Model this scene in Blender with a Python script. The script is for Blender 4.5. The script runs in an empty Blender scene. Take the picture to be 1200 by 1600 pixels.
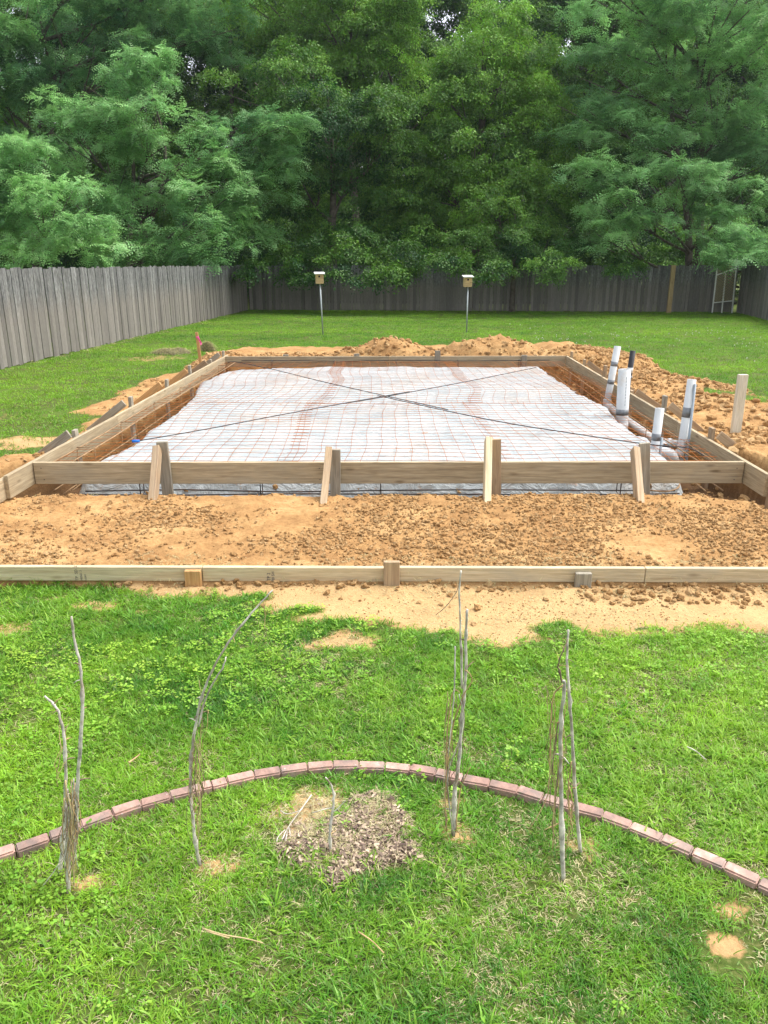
import bpy, bmesh, math, random
import numpy as np
from mathutils import Vector, Matrix, Euler

R = math.radians
rng = np.random.default_rng(7)
random.seed(7)
scn = bpy.context.scene
C = scn.collection

# ------------------------------------------------------------------ camera, sky, sun, exposure
CAM_H = 1.95
PITCH = R(18.0)
cam = bpy.data.objects.new('camera', bpy.data.cameras.new('camera'))
C.objects.link(cam)
cam.location = (0, 0, CAM_H)
cam.rotation_euler = (R(90) - PITCH, 0, 0)
cam.data.sensor_fit = 'VERTICAL'
cam.data.sensor_height = 24
cam.data.lens = 18.0
cam.data.clip_start = 0.05
cam.data.clip_end = 2000
scn.camera = cam

SUN_EL, SUN_AZ = R(62), R(68)       # azimuth from +Y, clockwise: high and to the right, behind thin cloud
w = bpy.data.worlds.new('World'); scn.world = w; w.use_nodes = True
nt = w.node_tree; nt.nodes.clear()
sky = nt.nodes.new('ShaderNodeTexSky'); sky.sky_type = 'NISHITA'; sky.sun_disc = False
sky.sun_elevation = SUN_EL; sky.sun_rotation = SUN_AZ; sky.dust_density = 4.0; sky.air_density = 1.2
hs = nt.nodes.new('ShaderNodeHueSaturation'); hs.inputs['Saturation'].default_value = 0.35; hs.inputs['Value'].default_value = 1.15
bg = nt.nodes.new('ShaderNodeBackground'); bg.inputs['Strength'].default_value = 0.15
wo = nt.nodes.new('ShaderNodeOutputWorld')
nt.links.new(sky.outputs[0], hs.inputs['Color']); nt.links.new(hs.outputs[0], bg.inputs['Color'])
nt.links.new(bg.outputs[0], wo.inputs['Surface'])
sl = bpy.data.lights.new('sun', 'SUN'); sl.energy = 1.3; sl.angle = R(32); sl.color = (1.0, 0.96, 0.9)
sun = bpy.data.objects.new('sun', sl); C.objects.link(sun)
sd = Vector((math.sin(SUN_AZ) * math.cos(SUN_EL), math.cos(SUN_AZ) * math.cos(SUN_EL), math.sin(SUN_EL)))
sun.rotation_euler = sd.to_track_quat('Z', 'Y').to_euler()
sun.location = (0, 0, 30)
scn.view_settings.view_transform = 'Standard'; scn.view_settings.look = 'None'
scn.view_settings.exposure = 0.96; scn.view_settings.gamma = 1
scn.view_settings.use_curve_mapping = False
cy = scn.cycles
cy.max_bounces = 6; cy.diffuse_bounces = 2; cy.glossy_bounces = 2; cy.transmission_bounces = 4; cy.transparent_max_bounces = 8
cy.use_denoising = True

# ------------------------------------------------------------------ measuring helpers (survey of the plot)
SP, CP = math.sin(PITCH), math.cos(PITCH)
def ray(px, py):
    u = (px - 600) / 1200; v = (800 - py) / 1200
    return Vector((u, CP + v * SP, -SP + v * CP))
def P(px, py, z=0.0):
    d = ray(px, py); t = (z - CAM_H) / d.z
    return Vector((d.x * t, d.y * t, z))
def V(px, py, D):
    d = ray(px, py); t = D / d.y
    return Vector((d.x * t, D, CAM_H + d.z * t))

def _h(ix, iy, s):
    n = (ix * 374761393 + iy * 668265263 + s * 974634777) & 0x7fffffff
    n = ((n ^ (n >> 13)) * 1274126177) & 0x7fffffff
    n = ((n ^ (n >> 16)) * 60493) & 0x7fffffff
    return (n % 100003) / 100003.0
def vn(x, y, s=0):
    x = np.asarray(x, float); y = np.asarray(y, float)
    ix = np.floor(x).astype(np.int64); iy = np.floor(y).astype(np.int64)
    fx = x - ix; fy = y - iy
    fx = fx * fx * (3 - 2 * fx); fy = fy * fy * (3 - 2 * fy)
    a = _h(ix, iy, s); b = _h(ix + 1, iy, s); c = _h(ix, iy + 1, s); d = _h(ix + 1, iy + 1, s)
    return (a + (b - a) * fx) * (1 - fy) + (c + (d - c) * fx) * fy
def fbm(x, y, s=0, o=4):
    r = 0; a = 1; t = 0
    for i in range(o):
        r = r + a * vn(x * 2 ** i, y * 2 ** i, s + i * 17); t += a; a *= 0.5
    return r / t * 2 - 1
def sst(a, b, x):
    t = np.clip((x - a) / (b - a), 0, 1); return t * t * (3 - 2 * t)
def sdf(x, y, poly):
    """signed distance, negative inside"""
    d = np.full(x.shape, 1e9); ins = np.zeros(x.shape, bool)
    n = len(poly)
    for i in range(n):
        ax, ay = poly[i][0], poly[i][1]; bx, by = poly[(i + 1) % n][0], poly[(i + 1) % n][1]
        ex, ey = bx - ax, by - ay
        t = np.clip(((x - ax) * ex + (y - ay) * ey) / (ex * ex + ey * ey + 1e-12), 0, 1)
        d = np.minimum(d, (x - ax - t * ex) ** 2 + (y - ay - t * ey) ** 2)
        c = (ay > y) != (by > y)
        ins ^= c & (x < (bx - ax) * (y - ay) / (by - ay + 1e-12) + ax)
    d = np.sqrt(d)
    return np.where(ins, -d, d)

# ------------------------------------------------------------------ materials
def new_mat(name):
    m = bpy.data.materials.new(name); m.use_nodes = True
    n = m.node_tree.nodes; b = n['Principled BSDF']
    b.inputs['Roughness'].default_value = 0.8
    b.inputs['Specular IOR Level'].default_value = 0.3
    return m, m.node_tree, b
def node(t, kind, **kw):
    n = t.nodes.new(kind)
    for k, v in kw.items():
        if k in n.inputs.keys(): n.inputs[k].default_value = v
        else: setattr(n, k, v)
    return n
def ramp(t, fac, stops):
    r = t.nodes.new('ShaderNodeValToRGB')
    el = r.color_ramp.elements
    while len(el) < len(stops): el.new(0.5)
    for e, (p, c) in zip(el, stops):
        e.position = p; e.color = (*c, 1) if len(c) == 3 else c
    t.links.new(fac, r.inputs[0]); return r.outputs[0]
def mix(t, fac, a, b, mode='MIX'):
    m = t.nodes.new('ShaderNodeMix'); m.data_type = 'RGBA'; m.blend_type = mode
    for i, s in ((0, fac), (6, a), (7, b)):
        if isinstance(s, (int, float)): m.inputs[i].default_value = s
        elif isinstance(s, tuple): m.inputs[i].default_value = (*s, 1)
        else: t.links.new(s, m.inputs[i])
    return m.outputs[2]
def noise_at(t, coord, scale, detail=4, rough=0.55, mapping=None, dist=0.0):
    if mapping:
        mp = node(t, 'ShaderNodeMapping'); mp.inputs['Scale'].default_value = mapping
        t.links.new(coord, mp.inputs[0]); coord = mp.outputs[0]
    n = node(t, 'ShaderNodeTexNoise', Scale=scale, Detail=detail, Roughness=rough, Distortion=dist)
    t.links.new(coord, n.inputs['Vector']); return n.outputs[0]
def bump(t, b, h, s, d=0.01):
    bn = node(t, 'ShaderNodeBump', Strength=s, Distance=d)
    t.links.new(h, bn.inputs['Height']); t.links.new(bn.outputs[0], b.inputs['Normal'])
def obj_random(t):
    return t.nodes.new('ShaderNodeObjectInfo').outputs['Random']
def ocoord(t, shift=True):
    tc = t.nodes.new('ShaderNodeTexCoord').outputs['Object']
    if not shift: return tc
    v = node(t, 'ShaderNodeVectorMath', operation='MULTIPLY_ADD')
    r = obj_random(t); cmb = node(t, 'ShaderNodeCombineXYZ')
    for i in range(3): t.links.new(r, cmb.inputs[i])
    t.links.new(cmb.outputs[0], v.inputs[0]); v.inputs[1].default_value = (37, 51, 23)
    t.links.new(tc, v.inputs[2]); return v.outputs[0]

def mat_wood(name, c1, c2, cs, var=0.25, stain=(0.3, 0.2, 0.11), stain_amt=0.5, grain=(1.2, 26, 26), rough=0.75):
    m, t, b = new_mat(name)
    co = ocoord(t)
    g = noise_at(t, co, 2.2, 6, 0.6, grain, 0.6)
    col = ramp(t, g, [(0.3, c1), (0.55, c2), (0.75, cs)])
    g2 = noise_at(t, co, 9, 4, 0.6, (0.9, 16, 16))
    col = mix(t, 0.5, col, ramp(t, g2, [(0.35, (0.62, 0.62, 0.62)), (0.6, (1, 1, 1))]), 'MULTIPLY')
    kn = node(t, 'ShaderNodeTexVoronoi', Scale=1.0)
    mp = node(t, 'ShaderNodeMapping'); mp.inputs['Scale'].default_value = (2.6, 9, 9)
    t.links.new(co, mp.inputs[0]); t.links.new(mp.outputs[0], kn.inputs['Vector'])
    col = mix(t, ramp(t, kn.outputs[0], [(0.05, (0.75,) * 3), (0.16, (0,) * 3)]), col, (c1[0] * .45, c1[1] * .38, c1[2] * .3))
    s = noise_at(t, co, 2.3, 5, 0.65, (1, 2.2, 2.2))
    col = mix(t, ramp(t, s, [(0.48, (0,) * 3), (0.72, (stain_amt,) * 3)]), col, stain)
    hv = node(t, 'ShaderNodeHueSaturation')
    mr = node(t, 'ShaderNodeMapRange'); mr.inputs[3].default_value = 1 - var; mr.inputs[4].default_value = 1 + var
    t.links.new(obj_random(t), mr.inputs[0]); t.links.new(mr.outputs[0], hv.inputs['Value'])
    t.links.new(col, hv.inputs['Color']); t.links.new(hv.outputs[0], b.inputs['Base Color'])
    b.inputs['Roughness'].default_value = rough
    bump(t, b, g, 0.35, 0.004)
    return m
M = {}
M['form'] = mat_wood('weathered_form_lumber', (0.31, 0.235, 0.14), (0.49, 0.39, 0.245), (0.6, 0.5, 0.34), 0.14, (0.34, 0.3, 0.22), 0.6)
M['newwood'] = mat_wood('fresh_pine', (0.56, 0.42, 0.25), (0.72, 0.59, 0.38), (0.8, 0.69, 0.48), 0.1, (0.5, 0.38, 0.22), 0.45)
M['newgrey'] = mat_wood('greyed_pine', (0.46, 0.35, 0.21), (0.64, 0.53, 0.35), (0.73, 0.63, 0.45), 0.08, (0.38, 0.36, 0.3), 0.6)
M['stake'] = mat_wood('stake_wood', (0.3, 0.2, 0.12), (0.46, 0.33, 0.2), (0.52, 0.42, 0.28), 0.2, (0.38, 0.3, 0.22), 0.5)
M['orangewood'] = mat_wood('orange_stake_wood', (0.5, 0.26, 0.1), (0.62, 0.36, 0.15), (0.66, 0.42, 0.2), 0.1)
M['greystake'] = mat_wood('grey_stake_wood', (0.24, 0.21, 0.16), (0.4, 0.36, 0.28), (0.48, 0.44, 0.36), 0.1)
M['whitepost'] = mat_wood('bleached_post', (0.6, 0.54, 0.38), (0.75, 0.71, 0.58), (0.8, 0.77, 0.66), 0.02, (0.62, 0.52, 0.32), 0.4)

def mat_fence(name, base, brown, light, rot=0.0):
    m, t, b = new_mat(name)
    co = ocoord(t)
    g = noise_at(t, co, 3.0, 6, 0.65, (14, 14, 0.8), 0.4)
    col = ramp(t, g, [(0.3, tuple(c * .45 for c in base)), (0.5, base), (0.72, light)])
    g2 = noise_at(t, co, 11, 5, 0.6, (9, 9, 1.1))
    col = mix(t, 0.8, col, ramp(t, g2, [(0.4, (0.3,) * 3), (0.62, (1.1,) * 3)]), 'MULTIPLY')
    g3 = noise_at(t, co, 1.3, 4, 0.6, (3, 3, 1))
    col = mix(t, 0.6, col, ramp(t, g3, [(0.35, (0.55,) * 3), (0.65, (1.1,) * 3)]), 'MULTIPLY')
    # splashed soil on the lowest third
    tc = t.nodes.new('ShaderNodeTexCoord').outputs['Object']
    sp = node(t, 'ShaderNodeSeparateXYZ'); t.links.new(tc, sp.inputs[0])
    ns = noise_at(t, co, 2.0, 3)
    ad = node(t, 'ShaderNodeMath', operation='MULTIPLY_ADD'); t.links.new(ns, ad.inputs[0]); ad.inputs[1].default_value = 0.7
    t.links.new(sp.outputs[2], ad.inputs[2])
    f = ramp(t, ad.outputs[0], [(0.3, (0.7,) * 3), (0.85, (0,) * 3)])
    col = mix(t, f, col, brown)
    hv = node(t, 'ShaderNodeHueSaturation')
    mr = node(t, 'ShaderNodeMapRange'); mr.inputs[3].default_value = 0.72; mr.inputs[4].default_value = 1.25
    t.links.new(obj_random(t), mr.inputs[0]); t.links.new(mr.outputs[0], hv.inputs['Value'])
    t.links.new(col, hv.inputs['Color']); t.links.new(hv.outputs[0], b.inputs['Base Color'])
    b.inputs['Roughness'].default_value = 0.9
    bump(t, b, g, 0.4, 0.004)
    return m
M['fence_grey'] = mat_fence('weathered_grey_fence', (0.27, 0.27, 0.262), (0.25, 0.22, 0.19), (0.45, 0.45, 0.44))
M['fence_dark_shaded'] = mat_fence('dark_shaded_fence', (0.055, 0.052, 0.036), (0.07, 0.048, 0.034), (0.12, 0.12, 0.075))  # dark mossy stain, with the overhanging canopy's shade put into the colour

def simple(name, col, rough=0.6, metal=0.0, var=0.15, sc=20, bumpy=0.0, dirt=None, dirt_amt=0.6):
    m, t, b = new_mat(name)
    co = ocoord(t)
    n = noise_at(t, co, sc, 5)
    c = ramp(t, n, [(0.3, tuple(x * (1 - var) for x in col)), (0.7, tuple(min(1, x * (1 + var)) for x in col))])
    if dirt:
        n2 = noise_at(t, co, sc * 0.35, 5, 0.65)
        c = mix(t, ramp(t, n2, [(0.5, (0,) * 3), (0.68, (dirt_amt,) * 3)]), c, dirt)
    t.links.new(c, b.inputs['Base Color'])
    b.inputs['Roughness'].default_value = rough; b.inputs['Metallic'].default_value = metal
    if bumpy: bump(t, b, n, bumpy, 0.005)
    return m
M['rust'] = simple('rusty_wire', (0.45, 0.13, 0.015), 0.75, 0.1, 0.35, 9)
M['rebar'] = simple('dark_rebar', (0.07, 0.065, 0.065), 0.6, 0.4, 0.3, 30, 0.3, (0.22, 0.1, 0.05), 0.5)
M['tanbar'] = simple('muddy_rebar', (0.33, 0.21, 0.11), 0.8, 0.0, 0.3, 12, 0.3)
M['pvc'] = simple('white_pvc', (0.64, 0.66, 0.66), 0.35, 0, 0.04, 10, 0, (0.55, 0.4, 0.24), 0.45)
M['pvcblack'] = simple('black_conduit', (0.03, 0.03, 0.035), 0.4, 0, 0.2)
M['tape'] = simple('duct_tape', (0.25, 0.26, 0.27), 0.35, 0.3, 0.15, 40, 0.2)
M['conduit'] = simple('grey_conduit', (0.33, 0.38, 0.42), 0.4, 0.2, 0.1)
M['blue'] = simple('blue_cap', (0.02, 0.16, 0.6), 0.5)
M['pink'] = simple('pink_ribbon', (0.85, 0.12, 0.35), 0.5)
M['galv'] = simple('galvanised_pole', (0.42, 0.46, 0.46), 0.45, 0.5, 0.1)
M['white'] = simple('white_paint', (0.78, 0.78, 0.74), 0.6, 0, 0.06, 12, 0, (0.5, 0.48, 0.4), 0.3)
M['ink'] = simple('stamp_ink', (0.05, 0.05, 0.08), 0.8)
M['hole'] = simple('dark_hole', (0.01, 0.008, 0.008), 0.9)
M['box'] = mat_wood('cedar_box', (0.4, 0.27, 0.13), (0.55, 0.4, 0.2), (0.6, 0.46, 0.25), 0.05)
M['lattice'] = simple('yellowed_lattice', (0.4, 0.33, 0.16), 0.8)
M['stalk'] = simple('bleached_stalk', (0.56, 0.52, 0.45), 0.85, 0, 0.5, 30, 0.5, (0.24, 0.17, 0.1), 0.8)
M['stalkdark'] = simple('brown_stalk', (0.25, 0.18, 0.12), 0.9, 0, 0.4, 40, 0.4)
M['tendril'] = simple('dry_tendril', (0.5, 0.34, 0.17), 0.9, 0, 0.45, 25, 0.3)
M['straw'] = simple('straw', (0.55, 0.43, 0.22), 0.9, 0, 0.35, 6)
M['bark'] = simple('bark', (0.12, 0.1, 0.08), 0.95, 0, 0.5, 6, 0.6)
M['sod'] = simple('dry_sod', (0.18, 0.155, 0.1), 0.95, 0, 0.5, 25, 0.8, (0.09, 0.07, 0.04), 0.8)

def mat_brick():
    m, t, b = new_mat('clay_paver')
    co = ocoord(t)
    n = noise_at(t, co, 14, 6, 0.7)
    col = ramp(t, n, [(0.3, (0.24, 0.18, 0.155)), (0.44, (0.42, 0.26, 0.21)), (0.56, (0.5, 0.32, 0.255)), (0.72, (0.58, 0.47, 0.41))])
    n3 = noise_at(t, co, 5, 3, 0.6)
    col = mix(t, ramp(t, n3, [(0.47, (0,) * 3), (0.62, (0.8,) * 3)]), col, (0.24, 0.19, 0.165))
    vo = node(t, 'ShaderNodeTexVoronoi', Scale=22); t.links.new(co, vo.inputs['Vector'])
    col = mix(t, ramp(t, vo.outputs[0], [(0.06, (0.8,) * 3), (0.1, (0,) * 3)]), col, (0.6, 0.56, 0.5))
    hv = node(t, 'ShaderNodeHueSaturation'); mr = node(t, 'ShaderNodeMapRange'); mr.inputs[3].default_value = 0.75; mr.inputs[4].default_value = 1.15
    t.links.new(obj_random(t), mr.inputs[0]); t.links.new(mr.outputs[0], hv.inputs['Value'])
    t.links.new(col, hv.inputs['Color']); t.links.new(hv.outputs[0], b.inputs['Base Color'])
    b.inputs['Roughness'].default_value = 0.9
    bump(t, b, noise_at(t, co, 60, 6, 0.7), 0.5, 0.004)
    return m
M['brick'] = mat_brick()

def mat_soil(name, clod=False):
    """earth / thatch. vertex attributes say what the surface is made of: soil, mulch, damp"""
    m, t, b = new_mat(name)
    co = t.nodes.new('ShaderNodeNewGeometry').outputs['Position'] if not clod else ocoord(t)
    n = noise_at(t, co, 3.0, 8, 0.65)
    n2 = noise_at(t, co, 28, 6, 0.7)
    soil = ramp(t, n, [(0.3, (0.3, 0.16, 0.065)), (0.5, (0.44, 0.255, 0.105)), (0.7, (0.56, 0.36, 0.165))])
    soil = mix(t, 0.65, soil, ramp(t, n2, [(0.33, (0.55, 0.5, 0.45)), (0.55, (1, 1, 1))]), 'MULTIPLY')
    if clod:
        rr = obj_random(t)
        soil = mix(t, ramp(t, rr, [(0.0, (0.6,) * 3), (0.2, (0.0,) * 3), (1.0, (0.0,) * 3)]), soil, (0.36, 0.22, 0.1))
        soil = mix(t, ramp(t, rr, [(0.3, (0,) * 3), (1.0, (0.8,) * 3)]), soil, (0.6, 0.4, 0.2))
        t.links.new(soil, b.inputs['Base Color'])
    else:
        def att(nm):
            a = t.nodes.new('ShaderNodeAttribute'); a.attribute_name = nm; return a.outputs['Fac']
        soil = mix(t, att('brownish'), soil, (0.11, 0.06, 0.03))
        pale = mix(t, 0.55, soil, (0.6, 0.42, 0.21))
        soil = mix(t, att('pale'), soil, pale)
        n3 = noise_at(t, co, 45, 6, 0.7)
        th = ramp(t, n3, [(0.3, (0.03, 0.045, 0.012)), (0.5, (0.08, 0.1, 0.025)), (0.72, (0.24, 0.21, 0.09))])
        n4 = noise_at(t, co, 0.7, 4)
        th = mix(t, ramp(t, n4, [(0.4, (0,) * 3), (0.65, (0.5,) * 3)]), th, (0.12, 0.2, 0.03))
        mu = ramp(t, noise_at(t, co, 60, 5, 0.7), [(0.35, (0.1, 0.06, 0.04)), (0.6, (0.3, 0.21, 0.15))])
        # ragged blend at the border
        e = node(t, 'ShaderNodeMath', operation='MULTIPLY_ADD'); t.links.new(noise_at(t, co, 16, 5, 0.7), e.inputs[0]); e.inputs[1].default_value = 0.9
        t.links.new(att('soil'), e.inputs[2])
        f = ramp(t, e.outputs[0], [(0.75, (0,) * 3), (1.0, (1,) * 3)])
        col = mix(t, f, th, soil)
        col = mix(t, att('mulch'), col, mu)
        t.links.new(col, b.inputs['Base Color'])
    b.inputs['Roughness'].default_value = 0.95; b.inputs['Specular IOR Level'].default_value = 0.1
    bump(t, b, n2, 0.6, 0.02)
    return m
M['soil'] = mat_soil('earth'); M['clod'] = mat_soil('clod_earth', True)

def mat_leaf(name, c_lo, c_hi, trans=0.35, rough=0.5):
    """colour runs from c_lo to c_hi by a value each tuft or spray carries"""
    m = bpy.data.materials.new(name); m.use_nodes = True; t = m.node_tree; t.nodes.clear()
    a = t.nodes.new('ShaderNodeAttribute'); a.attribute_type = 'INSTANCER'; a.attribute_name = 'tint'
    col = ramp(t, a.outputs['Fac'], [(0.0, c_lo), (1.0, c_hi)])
    rr = t.nodes.new('ShaderNodeObjectInfo').outputs['Random']
    gi = t.nodes.new('ShaderNodeNewGeometry').outputs['Random Per Island']
    hv = node(t, 'ShaderNodeHueSaturation')
    ad = node(t, 'ShaderNodeMath', operation='ADD'); t.links.new(rr, ad.inputs[0]); t.links.new(gi, ad.inputs[1])
    mr = node(t, 'ShaderNodeMapRange'); mr.inputs[2].default_value = 2.0; mr.inputs[3].default_value = 0.6; mr.inputs[4].default_value = 1.45
    t.links.new(ad.outputs[0], mr.inputs[0]); t.links.new(mr.outputs[0], hv.inputs['Value']); t.links.new(col, hv.inputs['Color'])
    mh = node(t, 'ShaderNodeMapRange'); mh.inputs[3].default_value = 0.485; mh.inputs[4].default_value = 0.515
    t.links.new(gi, mh.inputs[0]); t.links.new(mh.outputs[0], hv.inputs['Hue'])
    d = node(t, 'ShaderNodeBsdfDiffuse'); tr = node(t, 'ShaderNodeBsdfTranslucent'); g = node(t, 'ShaderNodeBsdfGlossy', Roughness=rough)
    t.links.new(hv.outputs[0], d.inputs[0])
    tc = mix(t, 0.5, hv.outputs[0], (0.25, 0.4, 0.03), 'MIX') if False else hv.outputs[0]
    t.links.new(tc, tr.inputs[0])
    m1 = node(t, 'ShaderNodeMixShader'); m1.inputs[0].default_value = trans
    t.links.new(d.outputs[0], m1.inputs[1]); t.links.new(tr.outputs[0], m1.inputs[2])
    m2 = node(t, 'ShaderNodeMixShader'); m2.inputs[0].default_value = 0.035
    t.links.new(m1.outputs[0], m2.inputs[1]); t.links.new(g.outputs[0], m2.inputs[2])
    o = t.nodes.new('ShaderNodeOutputMaterial'); t.links.new(m2.outputs[0], o.inputs[0])
    return m
M['grass'] = mat_leaf('grass_blade', (0.06, 0.21, 0.01), (0.33, 0.56, 0.03), 0.4)
M['weed'] = mat_leaf('weed_leaf', (0.12, 0.33, 0.02), (0.4, 0.57, 0.06), 0.4)
M['dry'] = mat_leaf('dry_blade', (0.34, 0.31, 0.13), (0.68, 0.6, 0.36), 0.3)
M['locust'] = mat_leaf('locust_leaflet', (0.055, 0.19, 0.065), (0.33, 0.6, 0.2), 0.38)
M['broad'] = mat_leaf('broad_leaf', (0.025, 0.095, 0.02), (0.27, 0.52, 0.05), 0.33)
M['chip'] = mat_leaf('mulch_chip', (0.13, 0.085, 0.065), (0.6, 0.46, 0.32), 0.0, 0.8)

def mat_plastic():
    m, t, b = new_mat('white_poly_sheet')
    co = t.nodes.new('ShaderNodeNewGeometry').outputs['Position']
    n = noise_at(t, co, 1.6, 6, 0.6)
    col = ramp(t, n, [(0.3, (0.41, 0.465, 0.485)), (0.6, (0.55, 0.605, 0.62))])
    s = noise_at(t, co, 1.1, 8, 0.72)
    col = mix(t, ramp(t, s, [(0.5, (0,) * 3), (0.68, (0.5,) * 3)]), col, (0.6, 0.5, 0.38))
    s2 = noise_at(t, co, 5, 6, 0.75)
    col = mix(t, ramp(t, s2, [(0.6, (0,) * 3), (0.68, (0.8,) * 3)]), col, (0.48, 0.27, 0.14))
    t.links.new(col, b.inputs['Base Color'])
    b.inputs['Roughness'].default_value = 0.42; b.inputs['Specular IOR Level'].default_value = 0.4
    bump(t, b, noise_at(t, co, 4, 6, 0.62, (1, 3, 1), 2.0), 0.9, 0.06)
    return m
M['poly'] = mat_plastic()

# ------------------------------------------------------------------ object helpers
def mesh_obj(name, verts, faces, mat=None, parent=None, smooth=False):
    me = bpy.data.meshes.new(name); me.from_pydata([tuple(v) for v in verts], [], faces); me.update()
    if smooth: me.polygons.foreach_set('use_smooth', [True] * len(me.polygons))
    o = bpy.data.objects.new(name, me); C.objects.link(o)
    if mat: me.materials.append(M[mat] if isinstance(mat, str) else mat)
    if parent: attach(o, parent)
    return o
def attach(o, root):
    o.parent = root
    o.matrix_parent_inverse = root.matrix_basis.inverted()
def tag(o, label=None, cat=None, group=None, kind=None):
    if label: o['label'] = label
    if cat: o['category'] = cat
    if group: o['group'] = group
    if kind: o['kind'] = kind
    return o
def empty(name, loc, label=None, cat=None, group=None):
    o = bpy.data.objects.new(name, None); C.objects.link(o); o.location = loc
    o.matrix_basis = Matrix.Translation(loc)
    o.empty_display_size = 0.1
    return tag(o, label, cat, group)
def np_mesh(name, co, quads):
    me = bpy.data.meshes.new(name)
    me.vertices.add(len(co)); me.vertices.foreach_set('co', np.asarray(co, np.float32).ravel())
    q = np.asarray(quads, np.int32)
    me.loops.add(q.size); me.loops.foreach_set('vertex_index', q.ravel())
    me.polygons.add(len(q)); me.polygons.foreach_set('loop_start', np.arange(0, q.size, q.shape[1], dtype=np.int32))
    me.polygons.foreach_set('loop_total', np.full(len(q), q.shape[1], np.int32))
    me.polygons.foreach_set('use_smooth', np.ones(len(q), bool))
    me.update(calc_edges=True); me.validate()
    return me
def fattr(me, name, arr):
    a = me.attributes.new(name, 'FLOAT', 'POINT'); a.data.foreach_set('value', np.asarray(arr, np.float32))

def tube_geo(pts, rad, n=6, cap=True):
    pts = [Vector(p) for p in pts]
    if isinstance(rad, (int, float)): rad = [rad] * len(pts)
    V_, F_ = [], []
    t0 = (pts[1] - pts[0]).normalized()
    u = t0.orthogonal().normalized()
    for i, p in enumerate(pts):
        t = (pts[min(i + 1, len(pts) - 1)] - pts[max(i - 1, 0)])
        t = t.normalized() if t.length > 1e-9 else t0
        u = (u - t * u.dot(t)); u = u.normalized() if u.length > 1e-6 else t.orthogonal().normalized()
        v = t.cross(u)
        for k in range(n):
            a = 2 * math.pi * k / n
            V_.append(p + (u * math.cos(a) + v * math.sin(a)) * rad[i])
        if i:
            for k in range(n):
                a, b = (i - 1) * n + k, (i - 1) * n + (k + 1) % n
                F_.append((a, b, b + n, a + n))
    if cap:
        F_.append(tuple(reversed(range(n)))); L = (len(pts) - 1) * n
        F_.append(tuple(L + k for k in range(n)))
    return V_, F_
def tube(name, pts, rad, mat, parent=None, n=6, smooth=True):
    v, f = tube_geo(pts, rad, n)
    return mesh_obj(name, v, f, mat, parent, smooth)
def smooth_line(pts, k=4):
    """Catmull-Rom"""
    pts = [Vector(p) for p in pts]; out = []
    for i in range(len(pts) - 1):
        p0 = pts[max(i - 1, 0)]; p1 = pts[i]; p2 = pts[i + 1]; p3 = pts[min(i + 2, len(pts) - 1)]
        for j in range(k):
            s = j / k
            out.append(0.5 * ((2 * p1) + (p2 - p0) * s + (2 * p0 - 5 * p1 + 4 * p2 - p3) * s * s + (3 * p1 - p0 - 3 * p2 + p3) * s ** 3))
    out.append(pts[-1]); return out

_boxcache = {}
def box_mesh(L, T, H, bev=0.003, name='board'):
    key = (round(L, 3), round(T, 3), round(H, 3), bev, name)
    if key in _boxcache: return _boxcache[key]
    bm = bmesh.new(); bmesh.ops.create_cube(bm, size=1)
    bmesh.ops.scale(bm, vec=(L, T, H), verts=bm.verts)
    if bev: bmesh.ops.bevel(bm, geom=bm.edges[:], offset=bev, segments=1, affect='EDGES')
    me = bpy.data.meshes.new(name); bm.to_mesh(me); bm.free(); _boxcache[key] = me
    return me
def beam(name, p0, p1, T, H, mat, parent=None, up=Vector((0, 0, 1)), bev=0.003, roll=0.0):
    """box whose local X runs p0->p1; T across, H along 'up'"""
    p0, p1 = Vector(p0), Vector(p1); x = (p1 - p0); L = x.length; x.normalize()
    y = up.cross(x).normalized(); z = x.cross(y)
    m = Matrix((x, y, z)).transposed().to_4x4()
    if roll: m = m @ Matrix.Rotation(roll, 4, 'X')
    me = box_mesh(L, T, H, bev, name)
    o = bpy.data.objects.new(name, me); C.objects.link(o)
    if not me.materials: me.materials.append(M[mat])
    elif me.materials[0] != M[mat]:
        me = me.copy(); me.materials[0] = M[mat]; o.data = me
    o.matrix_basis = Matrix.Translation((p0 + p1) / 2) @ m
    if parent: attach(o, parent)
    return o

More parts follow.
